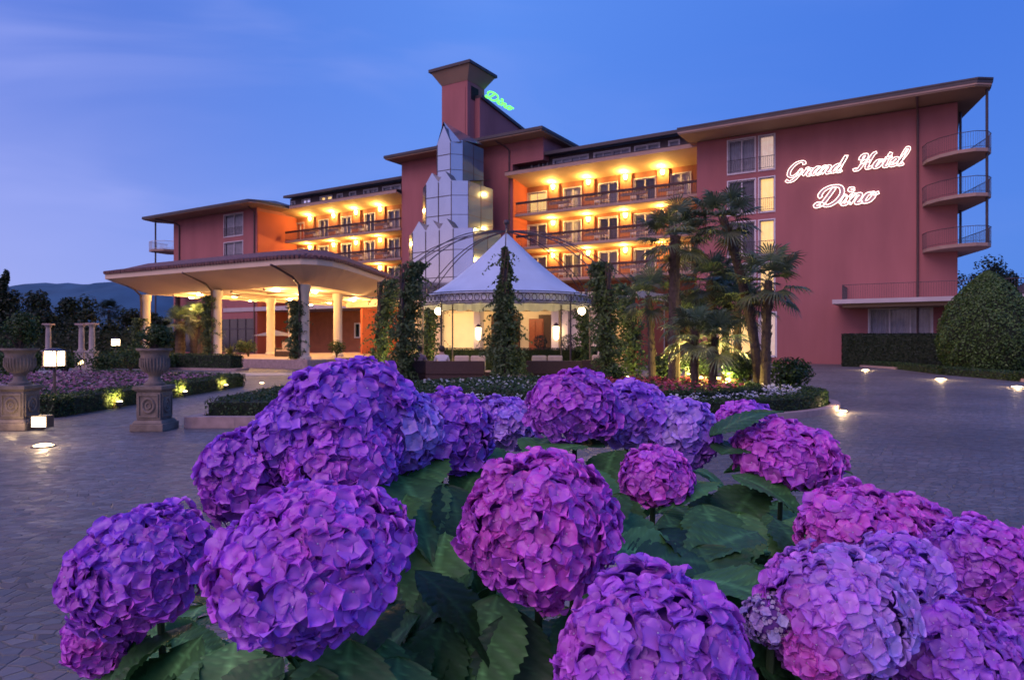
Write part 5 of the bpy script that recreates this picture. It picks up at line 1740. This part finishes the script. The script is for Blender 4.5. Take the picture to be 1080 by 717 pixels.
# ------------------------------------------------------------------ right-hand planting
a, b = F(3.1, 4.3), F(9.4, 4.3)
hedge_run('tall_hedge', [(a.x, a.y), (b.x, b.y)], .9, 0, 2.0, 'tall dark square-clipped hedge under the ground-floor window', .10, 260, pair=GREEN['dark'])
ks = [gpt(898, 386.2), gpt(950, 389.5), gpt(1000, 395.5), gpt(1080, 402.5), gpt(1200, 411)]
hedge_run('clipped_hedge', [(v.x + .3, v.y + .45) for v in ks], .75, 0, .34, 'low hedge strip curving along the right side of the forecourt', .08, 300)
m = MB()
for u_, v_ in zip(ks[:-1], ks[1:]):
    d = (v_ - u_).normalized(); nn = Vector((-d.y, d.x, 0))
    if nn.y < 0: nn = -nn
    m.prism([tuple((u_ - nn * .12)[:2]), tuple((v_ - nn * .12)[:2]), tuple((v_ + nn * .03)[:2]), tuple((u_ + nn * .03)[:2])], 0, .12)
tag(m.build('kerb', M['pinkstone']), kind='structure')
p = wpt(1042, 388, 33)
o = thing('egg_topiary', (p.x, p.y, 0), 'big egg-shaped clipped evergreen at the right of the forecourt', 'topiary')
n = 15000
k = RNG.random(n)
prof = lambda k: 2.12 * np.clip(np.sin(PI * (np.clip(k, 0, 1) * .86 + .14) ** .80) ** .72, .03, 1)
th = RNG.uniform(0, 2 * PI, n)
rr = prof(k) * (1 + .035 * np.sin(th * 5 + k * 11) + .03 * np.sin(th * 9 - k * 23)) * RNG.uniform(.93, 1.02, n)
P = np.stack([rr * np.cos(th), rr * np.sin(th), .10 + k * 4.85], 1)
Nn = np.stack([np.cos(th), np.sin(th), (k - .3) * 1.5], 1)
leaf_cloud(P, Nn, .13, GREEN['topiary'], 'foliage', M['hedgeleaf'], o, jit=.6)
m = MB(); m.lathe([(float(max(.02, prof(q) * .90)), .1 + 4.8 * q) for q in np.linspace(0, 1, 24)], n=32); m.build('branches', M['hedgecore'], o, smooth=True)

# ------------------------------------------------------------------ trees further off
for px, Y, h, cr, lb_, sd, sh in ((8, 62, 7.6, 2.2, 'dark conifer at the left edge beyond the garden', 1, 'cone'), (28, 70, 6.2, 3.6, 'broad dark tree right of the leftmost conifer', 2, 'round'),
                                  (62, 66, 6.6, 3.2, 'dark tree in the middle of the left tree row', 3, 'round'), (84, 64, 5.8, 2.6, 'dark tree at the right of the left tree row', 4, 'round'),
                                  (132, 70, 4.9, 2.8, 'dark tree just left of the porch', 5, 'round'), (160, 66, 4.5, 2.2, 'dark tree behind the left porch column', 6, 'round'),
                                  (46, 58, 4.2, 2.4, 'lower bushy tree before the left tree row', 7, 'round'), (105, 57, 3.6, 2.2, 'low bushy tree left of the porch, behind the columns', 8, 'round'),
                                  (-20, 66, 7.0, 3.6, 'dark tree partly outside the left edge', 12, 'round')):
    p = wpt(px, 360, Y); tree(p.x, p.y, h, cr, lb_, sd, sh, leaf=.36)
p = wpt(115, 330, 140); palm(p.x, p.y, 8.0, 'distant palm silhouette before the hills', (0, 0), 22, 1.6, .3, 0, 1.3, 70, GREEN['dark'])
for px, Y, h, cr, lb_, sd in ((1026, 72, 10.6, 3.4, 'dark tree behind the corner balconies', 9), (1052, 78, 10.0, 3.2, 'dark tree right of the corner balconies, above the egg bush', 10), (1090, 80, 7.0, 3.2, 'dark tree at the right edge beyond the egg bush', 11)):
    p = wpt(px, 360, Y); tree(p.x, p.y, h, cr, lb_, sd, leaf=.34, group='trees behind the hotel corner')
hedge_run('boundary_hedge', [(-75, 60), (-45, 54), (-28, 56)], 2.0, 0, 2.3, 'tall dark boundary hedge in front of the left trees', .28, 36, pair=GREEN['dark'])


# ------------------------------------------------------------------ hydrangea in the foreground
def petal_template(nu=6, nv=5):
    """one rounded, slightly pointed sepal along +x, length 1"""
    V = []
    for i in range(nu + 1):
        u = i / nu
        w = .60 * math.sin(PI * (u * .94 + .03) ** .80) ** .80 * (1 if u < .62 else 1 - .30 * ((u - .62) / .38) ** 1.5)
        if i == 0: w = .10
        if i == nu: w = .03
        for j in range(nv + 1):
            v = (j / nv - .5) * 2
            x = u * (1 - .05 * v * v); y = w * v
            z = .26 * u - .46 * u * u + .26 * v * v * u + .05 * math.sin(v * 3.1 + u * 5)
            V.append((x, y, z))
    F_ = [(i * (nv + 1) + j, (i + 1) * (nv + 1) + j, (i + 1) * (nv + 1) + j + 1, i * (nv + 1) + j + 1) for i in range(nu) for j in range(nv)]
    return np.array(V), np.array(F_)


PTV, PTF = petal_template()
BEAD = MB().ball((0, 0, .03), .075, 6)
BDV = np.array(BEAD.v); BDF = np.array([f for f in BEAD.f if len(f) == 4])


def flower_head(c, r, sq, tilt, cA, cB, n, seed, parent, fsz=1.0, label=None, bud=0.0):
    """a mophead: four-petalled florets packed over a rounded head, each with its tiny bead"""
    n = int(n * 1.9)
    rng = np.random.default_rng(seed)
    i = np.arange(n) + .5
    pol = np.arccos(1 - 1.72 * i / n)                       # down to about 136 degrees
    az = i * PI * (1 + 5 ** .5)
    U = np.stack([np.sin(pol) * np.cos(az), np.sin(pol) * np.sin(az), np.cos(pol)], 1)
    U += rng.normal(0, .045, U.shape); U /= np.linalg.norm(U, axis=1, keepdims=True)
    # head axis
    ax = np.array(tilt, float); ax /= np.linalg.norm(ax)
    x_ = np.cross([0, 1, 0] if abs(ax[1]) < .9 else [1, 0, 0], ax); x_ /= np.linalg.norm(x_); y_ = np.cross(ax, x_)
    B3 = np.stack([x_, y_, ax], 0)
    lump = .985 + .075 * np.sin(U[:, 0] * 5 + seed) * np.cos(U[:, 1] * 4 + seed * 2) + .055 * np.sin(U[:, 2] * 6 + seed)
    sc = np.array([1, 1, sq])
    P = (U * sc * (lump * r * rng.uniform(.91, 1.05, n))[:, None]) @ B3
    Nn = (U / sc) ; Nn /= np.linalg.norm(Nn, axis=1, keepdims=True); Nn = Nn @ B3
    Nn = Nn + rng.normal(0, .27, Nn.shape) + np.array([0, -.05, .14]); Nn /= np.linalg.norm(Nn, axis=1, keepdims=True)
    L0 = r * 1.34 * math.sqrt(4 * PI * .86 / n) * .70 * fsz
    VV = []; FF = []; CC = []; off = 0
    cA, cB = np.array(cA), np.array(cB)
    hue = .5 + .5 * np.sin(U[:, 0] * 2.2 + seed * 1.7) * np.cos(U[:, 2] * 2.0 + seed)
    for k in range(n):
        nn = Nn[k]; rv = rng.normal(0, 1, 3)
        a = np.cross(nn, rv); a /= np.linalg.norm(a); b = np.cross(nn, a)
        isbud = rng.random() < bud
        L = L0 * rng.uniform(.84, 1.16) * (.42 if isbud else 1)
        tint = cA * (1 - hue[k]) + cB * hue[k]
        tint = tint * rng.uniform(.84, 1.14) * np.array([rng.uniform(.90, 1.12), 1, rng.uniform(.95, 1.06)])
        if isbud: tint = tint * .5 + np.array([.42, .36, .40]) * .6
        cup = rng.uniform(-.22, .42)
        for q in range(4):
            th = q * PI / 2 + rng.normal(0, .10)
            d = a * math.cos(th) + b * math.sin(th); e = -a * math.sin(th) + b * math.cos(th)
            l = L * rng.uniform(.90, 1.10); w = L * rng.uniform(.92, 1.12)
            ct = cup + rng.normal(0, .13)
            dd = d * math.cos(ct) + nn * math.sin(ct); n2 = nn * math.cos(ct) - d * math.sin(ct)
            tw = rng.normal(0, .16); ee = e * math.cos(tw) + n2 * math.sin(tw); n3 = n2 * math.cos(tw) - e * math.sin(tw)
            bend = rng.uniform(.5, 1.6)
            V = P[k] + PTV[:, :1] * l * dd + PTV[:, 1:2] * w * ee + (PTV[:, 2:] * l * bend + .02 * L * (q % 2)) * n3
            VV.append(V); FF.append(PTF + off); off += len(V)
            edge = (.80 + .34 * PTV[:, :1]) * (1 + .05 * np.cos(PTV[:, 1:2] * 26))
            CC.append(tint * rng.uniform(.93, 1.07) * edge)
        V = P[k] + (BDV[:, :1] * a + BDV[:, 1:2] * b + BDV[:, 2:] * nn) * L * .95
        VV.append(V); FF.append(BDF + off); off += len(V)
        CC.append(np.tile(np.array([.62, .52, .78]) * rng.uniform(.7, 1.1), (len(V), 1)))
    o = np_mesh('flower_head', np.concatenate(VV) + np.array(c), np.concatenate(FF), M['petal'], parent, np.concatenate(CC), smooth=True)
    # dark heart of stalks behind the florets
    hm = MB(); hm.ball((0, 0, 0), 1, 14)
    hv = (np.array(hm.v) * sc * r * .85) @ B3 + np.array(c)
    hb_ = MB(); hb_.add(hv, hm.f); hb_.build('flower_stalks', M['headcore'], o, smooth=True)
    if label: o['label'] = label
    return o


def leaf_mesh_np(L, Wd, droop, fold, seed, twist=0.0):
    """serrated ovate leaf with sunken side veins, base at the origin, tip along +x, upper side +z"""
    rng = np.random.default_rng(seed)
    nu, nv = 54, 12
    us = np.linspace(0, 1, nu + 1)
    prof = (np.sin(PI * us ** .80) ** .86) * (1 - .42 * us ** 3)
    prof[-1] = 0.0
    saw = (us * 15) % 1.0
    V = np.zeros((nu + 1, nv + 1, 3)); C = np.zeros((nu + 1, nv + 1, 3))
    ca, cb = np.array((.050, .140, .038)), np.array((.022, .070, .020))
    base = (ca * rng.random() + cb * (1 - rng.random() * .5)) * rng.uniform(1.0, 1.55)
    for j in range(nv + 1):
        v = (j / nv - .5) * 2
        e = abs(v)
        wid = prof * Wd * .5 * (1 - (.13 * (1 - saw)) * (e > .8))
        y = wid * v
        x = us * L + e * .035 * L * (1 - us) - (1 - saw) * .010 * L * (e > .8)
        ph = us * 8.2 - e * 2.4 * (1 - us * .5)
        ridge = np.abs(((ph % 1.0) - .5) * 2)                     # 0 mid between, 1 at the vein
        z = -.030 * L * (ridge ** 4) * np.minimum(1, e * 3) * prof + fold * np.abs(y) + droop * L * (us ** 2) * -1 + .02 * L * math.sin(v * 4 + seed) * us
        z = z + .03 * L * np.sin(us * 7 + seed) * e * e
        V[:, j, 0] = x; V[:, j, 1] = y; V[:, j, 2] = z - twist * y * us
        vein = np.clip((ridge - .84) / .16, 0, 1)[:, None] * 1.3
        mid = (1.0 if e < .05 else 0.0) * .9
        C[:, j] = base * (1 + vein + mid) * (1 + .16 * np.sin(us * 21 + seed) * math.sin(v * 8 + seed))[:, None] * (1 + .10 * rng.normal(0, 1, (nu + 1, 1)) * .4)
    F_ = [(i * (nv + 1) + j, (i + 1) * (nv + 1) + j, (i + 1) * (nv + 1) + j + 1, i * (nv + 1) + j + 1) for i in range(nu) for j in range(nv)]
    return V.reshape(-1, 3), np.array(F_), C.reshape(-1, 3)


HY = thing('hydrangea_bush', (0.05, 1.1, 0), 'large hydrangea bush with big violet and magenta flower heads in the foreground', 'hydrangea bush')
HB = Vector((.05, 1.1, 0))
VIO, MAG, BLU, PNK, DEEP = (.47, .155, .77), (.64, .135, .72), (.54, .36, .87), (.68, .14, .64), (.41, .12, .65)
HEADS = [  # px, py, width px, Y, squash, tilt, colours, florets, label
    (150, 598, 160, .86, .84, (-.35, -.25, 1), MAG, VIO, 150, 'violet flower head standing furthest left'),
    (112, 668, 92, .90, .9, (-.7, -.2, .6), PNK, MAG, 70, None),
    (329, 590, 222, .70, .70, (-.05, -.40, 1), VIO, MAG, 165, 'large violet flower head, left of the round magenta one'),
    (569, 555, 184, .80, .90, (.0, -.55, 1), MAG, PNK, 175, 'round magenta-violet flower head in the centre'),
    (690, 690, 222, .66, .84, (.05, -.25, 1), VIO, MAG, 160, 'violet flower head cut by the bottom of the picture'),
    (366, 440, 150, 1.06, .80, (-.05, -.25, 1), DEEP, VIO, 140, 'deep violet flower head, topmost of the merged cluster at the upper left'),
    (312, 462, 106, 1.02, .84, (-.5, -.25, 1), VIO, DEEP, 90, None),
    (418, 452, 104, 1.08, .88, (.4, -.2, 1), VIO, BLU, 90, None),
    (362, 482, 128, 1.00, .80, (.05, -.5, 1), VIO, MAG, 110, None),
    (262, 502, 104, 1.00, .95, (-.8, -.3, .7), MAG, DEEP, 95, None),
    (474, 458, 96, 1.14, .92, (.4, -.2, 1), DEEP, VIO, 90, 'small deep violet head right of the largest one'),
    (532, 447, 72, 1.45, .75, (.1, -.2, 1), BLU, VIO, 80, 'small bluish violet head in the gap below the tent'),
    (604, 428, 100, 1.25, .74, (-.1, -.2, 1), DEEP, MAG, 120, 'deep violet head at the top centre'),
    (664, 437, 92, 1.32, .78, (.1, -.2, 1), VIO, BLU, 105, None),
    (718, 455, 84, 1.30, .86, (.45, -.15, 1), BLU, VIO, 100, 'bluish violet head at the upper right'),
    (692, 503, 80, 1.10, .76, (.1, -.3, 1), MAG, PNK, 80, 'small magenta head below the bluish ones'),
    (786, 441, 62, 1.70, .5, (.0, -.1, 1), MAG, VIO, 70, None),
    (829, 480, 118, 1.22, .56, (.1, -.15, 1), PNK, MAG, 140, 'flat pink-magenta head standing apart at the right'),
    (905, 562, 134, .90, .72, (-.05, -.3, 1), MAG, PNK, 130, 'magenta head above the pale violet one'),
    (958, 556, 96, 1.02, .70, (.1, -.1, 1), DEEP, PNK, 95, None),
    (880, 648, 166, .72, .86, (-.2, -.5, 1), BLU, MAG, 125, 'pale violet and pink flower head at the lower right'),
    (950, 612, 120, .80, .86, (.15, -.4, 1), BLU, VIO, 95, 'pale bluish violet head between the right-hand heads'),
    (1030, 598, 124, .90, .86, (.2, -.25, 1), MAG, VIO, 120, 'violet head near the right edge'),
    (1092, 604, 96, .94, .9, (.4, -.2, 1), PNK, MAG, 90, None),
    (1000, 690, 150, .74, .8, (.1, -.3, 1), DEEP, VIO, 120, 'deep violet head in the lower right corner'),
    (1095, 690, 110, .80, .8, (.3, -.2, 1), DEEP, MAG, 90, None),
    (812, 652, 62, .71, .8, (-.3, -.5, .9), BLU, (.55, .42, .62), 70, 'small half-opened head with pale buds'),
    (862, 686, 66, .68, .7, (-.1, -.7, .8), PNK, PNK, 22, 'small bright pink cluster of open florets'),
]
hpos = []
for k, (px, py, wpx, Y, sq, tl, cA, cB, nf, lb_) in enumerate(HEADS):
    c = wpt(px, py, Y) - HB
    r = wpx / 2 * Y / FPX * (.92 if Y > .98 else .86)
    flower_head(tuple(c), r, sq, tl, cA, cB, nf, 300 + k, HY, 1.0, lb_, bud=.55 if nf == 70 and wpx == 62 and py > 600 else 0.0)
    hpos.append((c, r, sq, Vector(tl).normalized()))
st = MB()
for k, (c, r, sq, tl) in enumerate(hpos):
    a = c - tl * r * .6
    root = Vector((c.x * .55 + random.uniform(-.05, .05), (c.y) * .55 + random.uniform(0, .12), .02))
    mid = a + Vector((0, .03, -.28))
    st.tube([root, root * .5 + mid * .5 + Vector((random.uniform(-.04, .04), 0, .05)), mid, a], [.009, .007, .005, .0045], 7)
st.build('stems', M['hydrastem'], HY, smooth=True)


def place_leaf(base, az, el, L, Wd, seed, droop, roll=0.0):
    V, Fc, C = leaf_mesh_np(L, Wd, droop, .12, seed)
    rot = np.array(Matrix.Rotation(az, 3, 'Z') @ Matrix.Rotation(-el, 3, 'Y') @ Matrix.Rotation(roll, 3, 'X'))
    return V @ rot.T + np.array(base), Fc, C


# the big leaves one can tell apart: pixel of the leaf base, distance, heading, rise, length
LEAVES = [(215, 668, .80, 235, -30, .17), (250, 672, .78, 265, -30, .16), (190, 690, .80, 225, -25, .15), (150, 690, .86, 250, -35, .14), (330, 700, .68, 262, -25, .14), (420, 690, .72, 285, -30, .15), (470, 650, .80, 240, -35, .15), (205, 655, .84, 215, -18, .17), (160, 668, .88, 200, -35, .15), (300, 690, .70, 245, -30, .15), (370, 672, .70, 275, -42, .16), (395, 668, .74, 300, -35, .15),
          (436, 600, .80, 330, -20, .15), (430, 520, .95, 250, -22, .16), (420, 500, 1.00, 310, -12, .15), (470, 560, .92, 260, -40, .15), (470, 510, 1.0, 290, -25, .14),
          (525, 625, .80, 255, -40, .15), (545, 640, .78, 262, -60, .15), (600, 640, .82, 300, -45, .13), (500, 600, .86, 200, -25, .13),
          (640, 575, .86, 345, -6, .16), (655, 590, .84, 10, 6, .15), (690, 560, .92, 320, -14, .16), (735, 575, .88, 285, -10, .14), (720, 610, .80, 300, 18, .13),
          (800, 560, .92, 210, 2, .16), (790, 590, .86, 240, -14, .14), (770, 620, .80, 225, -5, .14), (740, 650, .76, 330, -8, .13), (800, 610, .82, 190, 8, .13),
          (620, 470, 1.15, 200, 6, .17), (640, 470, 1.18, 160, 4, .14), (600, 490, 1.05, 300, -30, .14), (650, 474, 1.16, 235, -18, .13), (575, 478, 1.12, 250, -40, .13),
          (748, 462, 1.2, 5, 38, .13), (760, 480, 1.15, 40, 15, .15), (770, 500, 1.12, 330, -8, .15), (830, 510, 1.15, 340, 2, .17), (800, 510, 1.15, 230, -20, .15), (860, 512, 1.15, 350, -4, .15),
          (780, 540, 1.05, 250, -24, .15), (740, 530, 1.05, 280, -30, .16), (700, 540, 1.02, 300, -35, .15), (815, 545, 1.0, 300, -20, .15), (845, 540, 1.0, 250, -30, .14),
          (955, 620, .86, 330, -30, .13), (1010, 640, .84, 280, -30, .13), (1060, 650, .84, 300, -25, .13), (930, 690, .74, 290, -40, .13), (780, 690, .70, 200, -30, .12), (800, 700, .70, 330, -35, .12),
          (520, 480, 1.15, 250, -10, .14), (450, 480, 1.08, 280, -10, .13), (655, 520, 1.0, 220, -25, .14), (640, 540, .96, 330, -30, .14), (680, 640, .78, 120, 20, .12), (560, 480, 1.2, 60, 25, .12)]
lr = random.Random(5)
for k, (px, py, Y, az, el, L) in enumerate(LEAVES):
    b = wpt(px, py, Y + .02) - HB
    V, Fc, C = place_leaf(b, R(az + lr.uniform(-12, 12)), R(el), L * lr.uniform(.86, 1.06), L * lr.uniform(.66, .80), 500 + k, lr.uniform(.18, .50), lr.uniform(-.3, .3))
    np_mesh('leaf', V, Fc, M['hydraleaf'], HY, C, smooth=True)
# the rest of the leaves, deeper in the bush
VV, FF, CC, off = [], [], [], 0
for k in range(460):
    px = lr.uniform(150, 1090); 
    Y = lr.uniform(1.15, 1.8)
    lo = np.interp(px, [100, 260, 440, 520, 620, 760, 880, 1000, 1090], [690, 580, 505, 495, 475, 480, 520, 600, 630])
    py = lr.uniform(lo, 820)
    b = wpt(px, py, Y) - HB
    V, Fc, C = place_leaf(b, R(lr.uniform(0, 360)), R(lr.uniform(-35, 25)), lr.uniform(.11, .17), lr.uniform(.08, .12), 700 + k, lr.uniform(.1, .5), lr.uniform(-.5, .5))
    VV.append(V); FF.append(Fc + off); CC.append(C); off += len(V)
for k in range(270):
    px = lr.uniform(190, 1060); Y = lr.uniform(.80, 1.0)
    lo = np.interp(px, [190, 330, 450, 570, 640, 700, 800, 900, 1060], [735, 730, 590, 660, 610, 790, 600, 760, 740])
    b = wpt(px, lr.uniform(lo, lo + 130), Y) - HB
    V, Fc, C = place_leaf(b, R(lr.uniform(0, 360)), R(lr.uniform(-45, 5)), lr.uniform(.10, .14), lr.uniform(.065, .09), 1500 + k, lr.uniform(.1, .5), lr.uniform(-.5, .5))
    VV.append(V); FF.append(Fc + off); CC.append(C * .95); off += len(V)
fo = np_mesh('foliage', np.concatenate(VV), np.concatenate(FF), M['hydraleaf'], HY, np.concatenate(CC), smooth=True)
fo['kind'] = 'stuff'
m = MB(); m.prism([(-.95, .72), (1.55, .72), (1.45, 1.95), (-.75, 1.95)], 0, .14); tag(m.build('flower_bed', M['soil']), kind='structure')
